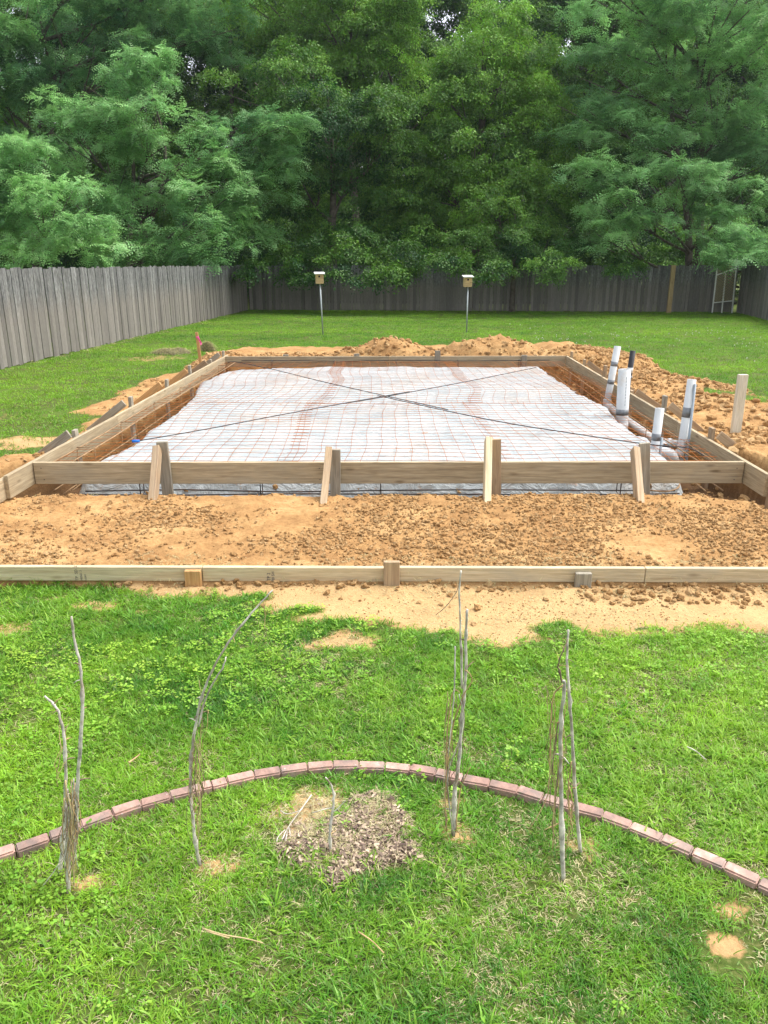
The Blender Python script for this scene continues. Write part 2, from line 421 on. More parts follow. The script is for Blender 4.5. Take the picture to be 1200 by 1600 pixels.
# scatter: an object whose vertices carry rot / scl / idx / tint and whose modifier puts a small mesh on each
def proto(name, verts, faces, mat):
    me = bpy.data.meshes.new(name); me.from_pydata([tuple(v) for v in verts], [], faces); me.materials.append(M[mat]); me.update()
    return bpy.data.objects.new(name, me)         # never linked: only a source
def scatter(name, pts, rot, scl, idx, tint, protos, parent=None):
    n = len(pts)
    me = bpy.data.meshes.new(name); me.vertices.add(n)
    org = np.array(parent.location) if parent else np.zeros(3)
    me.vertices.foreach_set('co', np.asarray(pts, np.float32).ravel()); me.update()
    a = me.attributes.new('rot', 'FLOAT_VECTOR', 'POINT'); a.data.foreach_set('vector', np.asarray(rot, np.float32).ravel())
    fattr(me, 'scl', scl); fattr(me, 'tint', tint)
    a = me.attributes.new('idx', 'INT', 'POINT'); a.data.foreach_set('value', np.asarray(idx, np.int32))
    o = bpy.data.objects.new(name, me); C.objects.link(o)
    ng = bpy.data.node_groups.new(name, 'GeometryNodeTree')
    ng.interface.new_socket('Geometry', in_out='INPUT', socket_type='NodeSocketGeometry')
    ng.interface.new_socket('Geometry', in_out='OUTPUT', socket_type='NodeSocketGeometry')
    N = ng.nodes; L = ng.links
    gi = N.new('NodeGroupInput'); go = N.new('NodeGroupOutput')
    m2p = N.new('GeometryNodeMeshToPoints'); L.new(gi.outputs[0], m2p.inputs[0])
    iop = N.new('GeometryNodeInstanceOnPoints'); L.new(m2p.outputs[0], iop.inputs['Points'])
    jn = N.new('GeometryNodeJoinGeometry')
    for p in reversed(protos):
        oi = N.new('GeometryNodeObjectInfo'); oi.inputs['Object'].default_value = p; oi.inputs['As Instance'].default_value = True
        L.new(oi.outputs['Geometry'], jn.inputs[0])
    L.new(jn.outputs[0], iop.inputs['Instance'])
    iop.inputs['Pick Instance'].default_value = True
    def na(nm, ty):
        q = N.new('GeometryNodeInputNamedAttribute'); q.data_type = ty; q.inputs['Name'].default_value = nm
        return [s for s in q.outputs if s.enabled and s.name == 'Attribute'][0]
    L.new(na('idx', 'INT'), iop.inputs['Instance Index'])
    e2r = N.new('FunctionNodeEulerToRotation'); L.new(na('rot', 'FLOAT_VECTOR'), e2r.inputs[0]); L.new(e2r.outputs[0], iop.inputs['Rotation'])
    L.new(na('scl', 'FLOAT'), iop.inputs['Scale'])
    L.new(iop.outputs[0], go.inputs[0])
    md = o.modifiers.new('scatter', 'NODES'); md.node_group = ng
    if parent: attach(o, parent)
    return o

# ------------------------------------------------------------------ the plot in plan
ZT = 0.325                       # top of the forms
BH = 0.19                        # board height
FL = P(52, 722, ZT); FR = P(1163, 721, ZT); BL = P(352, 557, ZT); BR = P(884, 556, ZT)
PADZ = 0.2
pad_px = [(150, 724), (205, 698), (240, 676), (268, 655), (300, 625), (322, 600), (345, 586), (372, 579), (440, 575), (600, 574), (838, 575),
          (862, 590), (905, 618), (945, 638), (962, 660), (1010, 690), (1040, 724)]
PAD = [P(x, y, PADZ) for x, y in pad_px]
fy = FL.y + 0.36
for i_ in range(1, 8): PAD[i_].x += 0.05 * math.sin(i_ * 2.1)
PAD[0] = Vector((P(150, 724, PADZ).x, fy, 0)); PAD[-1] = Vector((PAD[-1].x, fy, 0))
FORM = [FL, FR, BR, BL]
plank_pts = [P(0, 885.5, 0.137), P(1200, 889.5, 0.137)]
def plank_y(x):
    a, b = plank_pts; return a.y + (b.y - a.y) * (x - a.x) / (b.x - a.x)
soil_px = [(-500, 935), (-120, 925), (60, 921), (170, 921), (260, 935), (330, 928), (390, 938), (440, 950), (500, 972), (600, 985), (700, 1000), (760, 1003), (830, 1000),
           (880, 985), (960, 985), (1050, 990), (1120, 985), (1250, 985), (1800, 985), (1800, 640), (1300, 640), (1200, 622), (1130, 600),
           (1060, 587), (1000, 568), (940, 556), (900, 548), (860, 544), (780, 546), (690, 547), (560, 547), (450, 549), (400, 551),
           (345, 555), (305, 568), (275, 583), (230, 596), (180, 622), (112, 645), (165, 650), (150, 666), (95, 700), (40, 726), (-10, 748), (-150, 765), (-400, 775)]
SOIL = [P(x, y, 0) for x, y in soil_px]
patch_px = [(50, 690, 75, 10, .85), (20, 722, 30, 5, .5), (540, 1003, 62, 17, .9), (150, 948, 45, 9, .8), (10, 985, 55, 12, .7), (90, 935, 40, 6, .6), (230, 955, 30, 8, .5),
            (128, 1380, 44, 20, .62), (345, 1352, 50, 18, .6), (725, 1308, 48, 26, .8), (700, 1255, 26, 12, .7), (915, 1328, 42, 22, .7), (1130, 1478, 30, 22, .85), (1140, 1425, 50, 20, .7), (480, 1520, 60, 14, .35), (1050, 1340, 60, 14, .3),
            (490, 1268, 68, 42, .95), (240, 560, 60, 5, .5), (20, 650, 70, 8, .35), (1115, 560, 60, 4, .3), (1040, 545, 40, 3, .25), (60, 600, 50, 5, .25), (970, 1405, 40, 10, .35)]
grass_in_soil = [(1115, 622, 32, 6), (1185, 632, 40, 7), (870, 985, 46, 11), (465, 958, 38, 7), (540, 975, 30, 5), (395, 935, 26, 5), (700, 992, 20, 4), (1010, 983, 30, 5), (1010, 650, 8, 4)]
def ell(x, y, px, py, rx, ry):
    c = P(px, py); e1 = P(px + rx, py); e2 = P(px, py - ry)
    return np.sqrt(((x - c.x) / (e1.x - c.x)) ** 2 + ((y - c.y) / (e2.y - c.y)) ** 2)
def rect_ab(x, y):
    """inside coordinates of the form rectangle: distances to left, right, front, back boards (positive inside)"""
    def side(a, b):
        dx, dy = b.x - a.x, b.y - a.y; L = math.hypot(dx, dy)
        return ((x - a.x) * (-dy) + (y - a.y) * dx) / L
    return side(BL, FL), side(FR, BR), side(FL, FR), side(BR, BL)

def surface(x, y):
    """height plus what the ground is made of"""
    x = np.asarray(x, float); y = np.asarray(y, float)
    wob = fbm(x * 1.6, y * 1.6, 3, 4) * 0.22 * np.clip(y / 6, .5, 1.6)
    ds = sdf(x, y, SOIL) + wob
    soil = sst(0.12, -0.12, ds)
    far = np.clip((y - 12) / 20, 0, 1)
    z = 0.02 * fbm(x * .5, y * .5, 5, 3) + 0.006 * fbm(x * 6, y * 6, 9, 2) * (1 - far)
    dl, dr, df, db = rect_ab(x, y)
    ins = np.minimum(np.minimum(dl, dr), np.minimum(df, db))
    py_ = plank_y(x)
    # strip of fill between the plank and the front form
    ap = sst(-0.02, 0.05, y - py_) * sst(0.0, 1.0, 1 + 0 * y) * (y < FL.y + 1.0)
    rough = 0.016 * np.abs(fbm(x * 9, y * 9, 23, 3)) + 0.014 * np.abs(fbm(x * 19, y * 19, 25, 2)) + 0.022 * fbm(x * 3, y * 3, 11, 5) + 0.02 * fbm(x * 11, y * 11, 21, 4)
    apz = 0.1 + rough + 0.02 * sst(0.3, 1.4, y - py_) - 0.02 * np.exp(-((y - py_ - .25) / .2) ** 2)
    # the fill keeps to the width of the job on the left, wider on the right
    z = z * (1 - ap * soil) + apz * ap * soil
    toe = np.exp(-((y - py_ + 0.05) / 0.09) ** 2) * 0.022 * soil
    z = z + toe * (1 + fbm(x * 9, y * 9, 31, 3))
    # spoil outside the other three sides
    sr = sst(-0.02, 0.25, -dr) * soil * sst(0.4, 0.9, y - py_)
    z += sr * (0.09 + 0.06 * fbm(x * .9, y * .9, 41, 4) + 0.05 * fbm(x * 4, y * 4, 43, 4)) * sst(0, 0.6, -ds) * sst(FL.y - .3, FL.y + .3, y)
    sb = sst(0.0, 0.2, -db) * soil * sst(0, .35, -ds)
    z += sb * (0.14 + 0.06 * fbm(x * 1.5, y * 1.5, 51, 4) + 0.03 * fbm(x * 6, y * 6, 52, 3))
    slf = sst(0.0, 0.2, -dl) * soil
    z += slf * 0.03 * (1 + fbm(x * 4, y * 4, 53, 4)) * (y > FL.y)
    # trench dug round the pad and a little past the front form
    nf = 0.05 * fbm(x * 2.5, y * 2.5, 61, 4)
    corner = sst(1.0, 0.2, np.abs(y - FL.y - 0.1))
    dig = sst(0.13, 0.0, -(ins + 0.1 + 0 * nf) + nf)
    dig = np.maximum(dig, sst(0.1, -.05, -(np.minimum(np.minimum(dl, dr) + 0.55 * corner, df + 0.24 + nf) ) + nf) * (y < FL.y + 0.8) * soil * sst(-.45, -.38, df))
    pit = np.maximum(sst(1.15, .75, ell(x, y, 55, 768, 105, 13) + .3 * fbm(x * 3, y * 3, 63, 3)), sst(1.15, .75, ell(x, y, 1185, 783, 85, 27) + .3 * fbm(x * 3, y * 3, 64, 3))) * (y > FL.y - .75)
    dig = np.maximum(dig, pit)
    floor = -0.2 + 0.03 * fbm(x * 3, y * 3, 71, 4)
    dp = sdf(x, y, PAD) + 0.02 * fbm(x * 4, y * 4, 73, 3)
    padh = sst(0.24, 0.0, dp)
    fl = floor * (1 - padh) + (PADZ - 0.012 + 0.012 * fbm(x * .8, y * .8, 75, 3)) * padh
    z = z * (1 - dig) + fl * dig
    soil = np.maximum(soil, dig)
    brownish = dig * 0.95 + 0.35 * np.exp(-((y - py_ + 0.03) / 0.05) ** 2) * (y < py_ + .02)  # brown trench soil, plus a darker strip along the edge board's foot
    pale = np.zeros_like(x)
    z = z + soil * (y < py_ + .05) * (.006 * fbm(x * 16, y * 16, 87, 4) + .008 * fbm(x * 4, y * 4, 88, 3))
    pale += soil * (y < py_ - 0.02) * 0.9
    for (a, b, c, d, e) in patch_px:
        q = ell(x, y, a, b, c, d) + 0.75 * fbm(x * 9, y * 9, 81, 4)
        k = e * sst(1.35, 0.3, q); soil = np.maximum(soil, k * .9); pale = np.maximum(pale, k)
    for (a, b, c, d) in grass_in_soil:
        q = ell(x, y, a, b, c, d) + 0.5 * fbm(x * 7, y * 7, 83, 3)
        soil = soil * (1 - 0.9 * sst(1.1, 0.6, q))
    soil = soil * (1 - 0.35 * 0)
    q = ell(x, y, 550, 1304, 92, 54) + 0.9 * fbm(x * 6, y * 6, 85, 4)
    mulch = sst(1.15, 0.7, q)
    z = z + 0.02 * mulch
    return z, np.clip(soil, 0, 1), np.clip(brownish, 0, 1), np.clip(pale, 0, 1), mulch, dp, ins, ds

def graded(a, b, s0, s1):
    out = [a]; s = s0; sg = 1 if b > a else -1
    while (b - out[-1]) * sg > 0: out.append(out[-1] + sg * s); s = min(s * 1.25, s1) if s1 > s0 else s
    return out
xs = sorted(set(np.round(graded(-6.5, -300, .06, 40) + list(np.arange(-6.5, 6.8, 0.034)) + graded(6.8, 300, .06, 40), 3)))
ys = sorted(set(np.round(graded(1.2, -80, .06, 20) + list(np.arange(1.2, 4.2, 0.04)) + list(np.arange(4.2, 6.4, .02)) + list(np.arange(6.4, 7.4, .04)) + list(np.arange(7.4, 16.8, .06)) + graded(16.8, 400, .08, 30), 3)))
X, Y = np.meshgrid(xs, ys)
x1, y1 = X.ravel(), Y.ravel()
Z, SO, DA, PA, MU, DP, INS, DS = surface(x1, y1)
nx, ny = len(xs), len(ys)
ii, jj = np.meshgrid(np.arange(nx - 1), np.arange(ny - 1))
a0 = (jj * nx + ii).ravel()
quads = np.stack([a0, a0 + 1, a0 + nx + 1, a0 + nx], 1)
fs = SO[quads].mean(1) > 0.5; ft = (INS[quads].mean(1) > -0.02)
def sub_ground(name, sel):
    q = quads[sel]; used, inv = np.unique(q, return_inverse=True); q = inv.reshape(q.shape)
    me = np_mesh(name, np.stack([x1[used], y1[used], Z[used]], 1), q)
    for nm, ar in (('soil', SO), ('brownish', DA), ('pale', PA), ('mulch', MU)): fattr(me, nm, ar[used])
    me.materials.append(M['soil']); o = bpy.data.objects.new(name, me); C.objects.link(o)
    return tag(o, kind='structure')
g = sub_ground('lawn_ground', ~fs & ~ft); tag(g, 'green mown lawn ground reaching back to the fences')
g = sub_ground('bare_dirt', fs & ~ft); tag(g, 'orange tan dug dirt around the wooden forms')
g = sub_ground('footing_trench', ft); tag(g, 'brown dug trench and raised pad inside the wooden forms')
def ground_z(x, y): return surface(np.atleast_1d(x), np.atleast_1d(y))[0]
def gz(x, y): return float(ground_z(x, y)[0])

# ------------------------------------------------------------------ fences
def fence_run(root, a, b, H, mat, n_side, spacing=0.14, wob=0.0):
    a, b = Vector(a), Vector(b); d = b - a; L = d.length; d.normalize(); nrm = Vector((-d.y, d.x, 0)) * n_side
    meshes = [box_mesh(spacing * k, 0.016, H, 0.0, 'picket_%d' % i) for i, k in enumerate((0.97, .9, .99, .86))]
    for me in meshes:
        if not me.materials: me.materials.append(M[mat])
    n = int(L / spacing); ang = math.atan2(d.y, d.x)
    for i in range(n):
        s = (i + .5) * spacing
        p = a + d * s + nrm * (0.0 if i % 3 else 0.012)
        me = random.choice(meshes)
        o = bpy.data.objects.new('picket', me); C.objects.link(o)
        dz = wob * math.sin(s * .9) + random.uniform(-.025, .02)
        o.matrix_basis = Matrix.Translation((p.x, p.y, H / 2 + 0.01 + dz)) @ Matrix.Rotation(ang + random.uniform(-.035, .035), 4, 'Z') @ Matrix.Rotation(random.uniform(-.008, .008), 4, 'Y')
        attach(o, root)
    for zz in (0.35, 1.0, 1.6):
        q = nrm * -0.045
        beam('rail', a + q + Vector((0, 0, zz)), b + q + Vector((0, 0, zz)), 0.04, 0.09, mat, root)
    for i in range(int(L / 2.4) + 1):
        p = a + d * min(L, i * 2.4) - nrm * 0.115
        beam('post', (p.x, p.y, 0), (p.x, p.y, H - .05), 0.09, 0.09, mat, root, up=Vector((0, 1, 0)))
FH = 1.83
cornL = P(388, 484.5, 0); cornR = P(1150, 488, 0)
lf0 = P(0, 578, 0); dirL = (cornL - lf0).normalized()
lf_start = cornL - dirL * 29.5
root = empty('picket_fence', lf_start, 'weathered grey board fence running away down the left side of the lawn', 'fence')
fence_run(root, lf_start, cornL, FH, 'fence_grey', -1, 0.14)
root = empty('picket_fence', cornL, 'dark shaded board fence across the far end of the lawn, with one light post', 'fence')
fence_run(root, cornL + Vector((.08, 0, 0)), cornR, FH, 'fence_dark_shaded', -1, 0.14)
pp = P(1043, 489, 0)
o = beam('post', pp + Vector((0, -.1, 0)), pp + Vector((0, -.1, FH + .02)), 0.17, 0.09, 'box', root, up=Vector((0, 1, 0)))
tag(o, 'lighter tan fence post')
cr2 = P(1240, 512, 0); drr = (cr2 - cornR).normalized()
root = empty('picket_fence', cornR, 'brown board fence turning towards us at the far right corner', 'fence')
fence_run(root, cornR + drr * .1, cornR + drr * 9.5, FH, 'fence_dark_shaded', -1, 0.14)

# trellis leaning on the fence
tr = empty('trellis', P(1131, 487, 0), 'white framed trellis with yellowed lattice leaning on the far fence', 'trellis')
Dt = cornR.y - 0.5
tb = [V(1113, 486, Dt), V(1128, 486, Dt), V(1144, 486, Dt)]
tt = [V(1121, 415, Dt + .25), V(1134, 425, Dt + .25), V(1152, 400, Dt + .25)]
for k in range(3):
    tb[k].z = 0
    beam('rail', tb[k], tt[k], 0.05, 0.03, 'white', tr, up=Vector((0, 1, 0)))
def tl(s, u):
    a = tb[0].lerp(tt[0], s); b = tb[2].lerp(tt[2], s); return a.lerp(b, u)
for s in (0.22, 0.8): beam('crossbar', tl(s, 0) + Vector((0, -.03, 0)), tl(s, 1) + Vector((0, -.03, 0)), 0.03, 0.04, 'white', tr)
v, f = [], []
for i in range(-12, 14):
    for sgn in (1, -1):
        pts = []
        for k in range(2):
            u = k; s = 0.24 + (i * 0.05) + sgn * (u - .5) * .35 + .1
            pts.append((s, u))
        (s0, u0), (s1, u1) = pts
        if s0 > .96 and s1 > .96 or s0 < .23 and s1 < .23: continue
        def cl(s_, u_, so, uo):
            for lim, cmp in ((.23, -1), (.96, 1)):
                if (s_ - lim) * cmp > 0: tt_ = (lim - s_) / (so - s_); s_, u_ = lim, u_ + (uo - u_) * tt_
            return s_, u_
        A = cl(s0, u0, s1, u1); B = cl(s1, u1, s0, u0)
        pa, pb = tl(*A), tl(*B)
        w_ = Vector((0, 0, 0.011)); off = Vector((0, -.004 * sgn + .01, 0)); b0 = len(v)
        v += [pa - w_ + off, pb - w_ + off, pb + w_ + off, pa + w_ + off]; f.append((b0, b0 + 1, b0 + 2, b0 + 3))
lat = mesh_obj('lattice', v, f, 'lattice', tr); tag(lat, kind='stuff')
sm = lat.modifiers.new('thick', 'SOLIDIFY'); sm.thickness = 0.006

# ------------------------------------------------------------------ formwork
def lerp(a, b, t): return Vector(a) * (1 - t) + Vector(b) * t
fw = empty('concrete_formwork', (0, FL.y, 0), 'large rectangular frame of weathered form boards held by wooden stakes', 'formwork')
T = 0.036
zc = Vector((0, 0, ZT - BH / 2))
def flat(p): return Vector((p.x, p.y, 0))
fl, fr, bl, br = map(flat, (FL, FR, BL, BR))
ux = (fr - fl).normalized(); 
cutsF = [0, (518 - 52) / 1111, (770 - 52) / 1111, 1]
for a, b in zip(cutsF[:-1], cutsF[1:]):
    beam('board', lerp(fl, fr, a) + ux * .002 + zc, lerp(fl, fr, b) - ux * .002 + zc, T, BH, 'form', fw)
dl_ = (fl - bl).normalized(); dr_ = (fr - br).normalized()
lx = Vector((-T / 2 - .004, 0, 0)); rx = Vector((T / 2 + .004, 0, 0))
fle = P(6, 744, ZT); fle = flat(bl + dl_ * ((fle.y - bl.y) / dl_.y)); fre = flat(br + dr_ * ((P(1197, 741, ZT).y - br.y) / dr_.y))
bls = bl - dl_ * 0.28
for a, b in ((0, .36), (.36, .7), (.7, 1)):
    beam('board', lerp(bls, fle, a) + zc + lx, lerp(bls, fle, b) + zc + lx - dl_ * .004, T, BH, 'form', fw)
for a, b in ((0, .42), (.42, .74), (.74, 1)):
    beam('board', lerp(br, fre, a) + zc + rx, lerp(br, fre, b) + zc + rx - dr_ * .004, T, BH, 'form', fw)
for a, b in ((0, .48), (.48, 1)):
    beam('board', lerp(bl, br, a) + zc + Vector((.003, 0, 0)), lerp(bl, br, b) + zc - Vector((.003, 0, 0)), T, BH, 'form', fw)
# loose extra piece running on at the left corner
q = fle + Vector((-T * 1.6, 0, 0))
beam('board', q + zc + dl_ * -.25 + Vector((0, 0, -.01)), q + zc + dl_ * .9 + Vector((0, 0, -.03)), T, BH * .9, 'form', fw)
Yf = FL.y - T / 2
# stakes and braces on the front: pixel x of stake, width, top y, lean, brace x at top/bottom
for sx, wd, ty, ln, bx0, bx1, bty, m1, m2 in ((262, 17, 690, -9, 246, 240, 700, 'greystake', 'stake'), (524, 16, 702, 2, 514, 507, 702, 'greystake', 'stake'),
                                     (775, 15, 686, -2, 763, 761, 686, 'stake', 'newwood'), (1007, 16, 692, -2, 992, 998, 702, 'greystake', 'stake')):
    top = V(sx + (ln if ln < -5 else 0), ty, Yf - .022); bot = V(sx, 766, Yf - .022)
    d = (bot - top).normalized(); bot = top + d * ((top.z + .17) / -d.z)
    wm = wd / 1200 * (Yf * CP + 1.6 * SP)
    beam('stake', bot, top, wm, 0.036, m1, fw, up=Vector((0, 1, 0)))
    b0 = V(bx0, bty, Yf - .05); b1 = V(bx1, 774, Yf - .4)
    d = (b1 - b0).normalized(); b1 = b0 + d * ((b0.z - .03) / -d.z)
    beam('brace', b1, b0, 0.055, 0.088, m2, fw, up=Vector((0, 1, 0)))
nail_me = None
for px_ in (66, 262, 500, 530, 524, 764, 780, 1003, 1150):
    for zz in (.05, .15):
        p = V(px_ + random.uniform(-2, 2), 735, Yf); p.z = ZT - zz
        nl = tube('nail', [p + Vector((0, .002, 0)), p + Vector((0, -.003, 0))], .0045, 'rebar', fw, 6)
def side_stake(px, py, dirn, high, mat='greystake', brace=True, bmat='stake', wide=.036, thick=.085, along=None):
    """stake on the outer face of a side board, with a brace kicking outwards"""
    b = P(px, py, ZT)
    out = Vector((dirn, 0, 0))
    edge = (bl, dl_) if dirn < 0 else (br, dr_)
    c = edge[0] + edge[1] * ((b.y - edge[0].y) / edge[1].y)
    p = flat(c) + out * (T + .03)
    beam('stake', p + Vector((0, 0, -.18)), p + Vector((random.uniform(-.02, .02), 0, ZT + high)), thick, wide, mat, fw, up=Vector((1, 0, 0)))
    if brace:
        a = p + out * .05 + Vector((0, -.05, ZT + high * .4)); e = p + out * .5 + Vector((0, -.08, .03))
        beam('brace', e, a, 0.036, 0.085, bmat, fw, up=Vector((0, 0, 1)))
for px, py, hi, bmt in ((128, 679, .05, 'greystake'), (212, 634, .11, 'greystake'), (268, 604, .1, 'orangewood'), (306, 583, .12, 'orangewood'), (335, 567, .06, 'stake'), (356, 556, .09, 'greystake')):
    side_stake(px, py, -1, hi, bmat=bmt)
for px, py, hi, br_, mt in ((888, 558, .1, False, 'stake'), (905, 569, .08, True, 'stake'), (934, 588, .16, True, 'stake'), (975, 612, .02, True, 'stake'), (1023, 641, .17, True, 'greystake'), (1093, 684, .1, True, 'stake')):
    side_stake(px, py, 1, hi, mt, br_)
pe = fre + rx * 2.4
beam('stake', pe + Vector((.0, -.03, -.15)), pe + Vector((.0, -.03, ZT - .01)), .085, .036, 'stake', fw, up=Vector((1, 0, 0)))
for px, hi in ((446, .03), (557, .045), (684, .1), (820, .02)):
    b = P(px, 557, ZT); p = Vector((b.x, bl.y + T, 0))
    beam('stake', p + Vector((0, .01, -.1)), p + Vector((0, .01, ZT + hi)), .1, .036, 'greystake', fw, up=Vector((0, 1, 0)))

# inside stakes standing in the trench against the right board
for px, py in ((930, 600), (985, 634), (1032, 662)):
    b = P(px, py, ZT); c = br + dr_ * ((b.y - br.y) / dr_.y)
    beam('stake', flat(c) + Vector((-.03, 0, -.2)), flat(c) + Vector((-.03, 0, .15)), .08, .034, 'orangewood', fw, up=Vector((1, 0, 0)))

# low edge board in front
eb = empty('edge_form', (0, plank_y(0), 0), 'long pale new pine edge board on short stakes in front of the dirt', 'form board')
PH = 0.094
def plk(px, z=0.137 - PH / 2):
    # point on the plank line at pixel x
    a, b = plank_pts; t = (px - 0) / 1200; p = a.lerp(b, t); return Vector((p.x, p.y, z))
for a, b, mt in ((-260, 316.5, 'newwood'), (317.5, 619, 'newwood'), (620, 1010, 'form'), (1011, 1500, 'form')):
    dz = 0 if a < 600 else 0.003
    bo = beam('board', plk(a) + Vector((0, T / 2, dz)), plk(b) + Vector((0, T / 2, dz)), T, PH, 'newwood' if mt == 'newwood' else 'newgrey', eb)
    if mt == 'form': tag(bo, 'greyer weathered board')
for px, w_, ty, mt in ((301, 25, 891, 'orangewood'), (612, 25, 877, 'stake'), (912, 25, 895, 'greystake')):
    p = plk(px); Yp = p.y - .022
    t_ = V(px, ty, Yp); b_ = V(px, 935, Yp); b_.z = -.1
    b_.x = t_.x
    beam('stake', b_, t_, w_ / 1200 * (Yp * CP + 1.9 * SP), .036, mt, eb, up=Vector((0, 1, 0)))
def stamp(px, lines):
    for k, (txt, size) in enumerate(lines):
        cu = bpy.data.curves.new('stamp', 'FONT'); cu.body = txt; cu.size = size; cu.resolution_u = 2
        tmp = bpy.data.objects.new('stamp', cu)
        me = bpy.data.meshes.new_from_object(tmp); bpy.data.objects.remove(tmp)
        me.materials.append(M['ink']) if not me.materials else None
        o = bpy.data.objects.new('stamp', me); C.objects.link(o)
        p = plk(px + k * 6.5); 
        o.matrix_basis = Matrix.Translation((p.x, p.y - .0015, 0.137 - PH + .004)) @ Matrix.Rotation(R(90), 4, 'X') @ Matrix.Rotation(R(90), 4, 'Z')
        attach(o, eb)
stamp(121, (('TP  SD .2', .026), ('MEND .3', .018), ('S-DRY', .016)))
stamp(424, (('TP 2', .03), ('20 SH', .026)))

# ------------------------------------------------------------------ plastic sheet over the pad
px0, px1 = min(p.x for p in PAD) - .5, max(p.x for p in PAD) + .5
py0, py1 = fy - .45, max(p.y for p in PAD) + .5
gx = np.arange(px0, px1, .035); gy = np.concatenate([np.arange(py0, fy + .3, .02), np.arange(fy + .3, py1, .05)])
GX, GY = np.meshgrid(gx, gy); ax, ay = GX.ravel(), GY.ravel()
sz, _, _, _, _, dp, ins, _ = surface(ax, ay)
front = sst(fy + .25, fy - .02, ay)
lim = 0.035 + 0.22 * front + 0.05 * fbm(ax * 3, ay * 3, 91, 3) + 0.05 * sst(FL.x + 1.2, FL.x, ax)
wr = 0.018 * fbm(ax * 3 + ay * 1.5, ay * 6, 95, 4) + 0.03 * np.abs(fbm(ax * 1.1, ay * 2.3 + ax * .4, 97, 3)) 
wr += front * 0.02 * fbm(ax * 9, ay * 3, 99, 4) + sst(.0, .12, dp) * .012 * (1 + fbm(ax * 14, ay * 14, 98, 3))
pz = np.maximum(sz + 0.016 + wr, -0.17)
keep = (dp < lim + 0.0)
nxp = len(gx); I, J = np.meshgrid(np.arange(nxp - 1), np.arange(len(gy) - 1)); a0 = (J * nxp + I).ravel()
qd = np.stack([a0, a0 + 1, a0 + nxp + 1, a0 + nxp], 1); qd = qd[keep[qd].all(1)]
used, inv = np.unique(qd, return_inverse=True)
me = np_mesh('plastic_sheet', np.stack([ax[used], ay[used], pz[used]], 1), inv.reshape(qd.shape)); me.materials.append(M['poly'])
o = bpy.data.objects.new('plastic_sheet', me); C.objects.link(o)
tag(o, 'white plastic vapour sheet spread over the raised pad under rusty mesh', 'plastic sheet')

# ------------------------------------------------------------------ welded wire mesh sheets
WZ = PADZ + 0.035
def wob(x, y, s):
    x = np.asarray(x, float); y = np.asarray(y, float)
    dx = 0.16 * fbm(x * .5, y * .55, s, 2) + .02 * fbm(x * 2, y * 2, s + 5, 2)
    dy = 0.1 * fbm(x * .4, y * .5, s + 9, 2)
    z = WZ + 0.02 * fbm(x * .9, y * .9, s + 3, 3)
    return dx, dy, z
SPC = 0.15
def wire(root, pts, r=0.0023):
    v, f = tube_geo(pts, r, 3, False); return mesh_obj('wire', v, f, 'rust', root, True)
lefts = lambda y: bl.x + (fl.x - bl.x) * (bl.y - y) / (bl.y - fl.y) + .03
rights = lambda y: br.x + (fr.x - br.x) * (br.y - y) / (br.y - fr.y) - .03
cols = [(0, .352), (.335, .675), (.66, 1)]; rows = [(0, .45), (.435, 1)]
nm_c = ('left', 'middle', 'right'); nm_r = ('front', 'back')
y_f, y_b = fl.y + .05, bl.y - .05
for ri, (r0, r1) in enumerate(rows):
    ya, yb = y_f + (y_b - y_f) * r0, y_f + (y_b - y_f) * r1
    for ci, (c0, c1) in enumerate(cols):
        where = {'front': 'nearest the front board', 'back': 'towards the far board'}[nm_r[ri]]
        root = empty('wire_mesh', ((fl.x + fr.x) / 2, ya, WZ), '%s sheet of rusty welded wire mesh %s' % (nm_c[ci], where), 'wire mesh', 'rusty mesh sheets over the plastic')
        s = ri * 31 + ci * 7 + 100
        xa = lefts((ya + yb) / 2) + (rights((ya + yb) / 2) - lefts((ya + yb) / 2)) * c0; xb = lefts((ya + yb) / 2) + (rights((ya + yb) / 2) - lefts((ya + yb) / 2)) * c1
        skew = random.uniform(-.01, .01); zo = .006 * (ci % 2) + .004 * ri
        def mp(x, y):
            dx, dy, z = wob(x, y, 300); dx2, dy2, _ = wob(x, y, s)
            X_ = x + dx + dx2 * .35 + skew * (y - ya); Y_ = y + dy + dy2 * .3
            X_ = min(max(X_, lefts(Y_)), rights(Y_)); Y_ = min(max(Y_, y_f), y_b)
            return Vector((X_, Y_, float(z) + zo))
        kx = int((xb - xa) / SPC); ky = int((yb - ya) / SPC)
        for i in range(kx + 1):
            x = xa + i * SPC
            wire(root, [mp(x, yy) for yy in np.linspace(ya, yb, max(4, int((yb - ya) / .3)))])
        for j in range(ky + 1):
            y = ya + j * SPC
            wire(root, [mp(xx, y) + Vector((0, 0, .004)) for xx in np.linspace(xa - .03, xb + .03, 9)])

# ------------------------------------------------------------------ rebar
def rebar(name, pts, r, mat, parent, k=4): return tube(name, smooth_line(pts, k) if k else pts, r, mat, parent, 5)
zr = WZ + .028
r1 = empty('rebar', P(600, 620, zr), 'long dark rebar laid diagonally from the far left corner to the pipes', 'rebar')
rebar('bar', [P(356, 566, ZT - .03), P(372, 566, ZT - .01), P(430, 578, zr + .02), P(520, 600, zr), P(700, 640, zr + .01)], .006, 'rebar', r1)
rebar('bar', [P(590, 618, zr + .015), P(760, 655, zr + .02), P(900, 678, zr + .01), P(1010, 694, zr + .01), P(1075, 700, zr), P(1100, 712, zr - .01)], .006, 'rebar', r1)
r2 = empty('rebar', P(500, 640, zr), 'long dark rebar with a blue end cap crossing the other from far right', 'rebar')
rebar('bar', [P(838, 574, zr + .03), P(740, 594, zr + .03), P(600, 620, zr + .03), P(540, 630, zr + .025)], .006, 'rebar', r2)
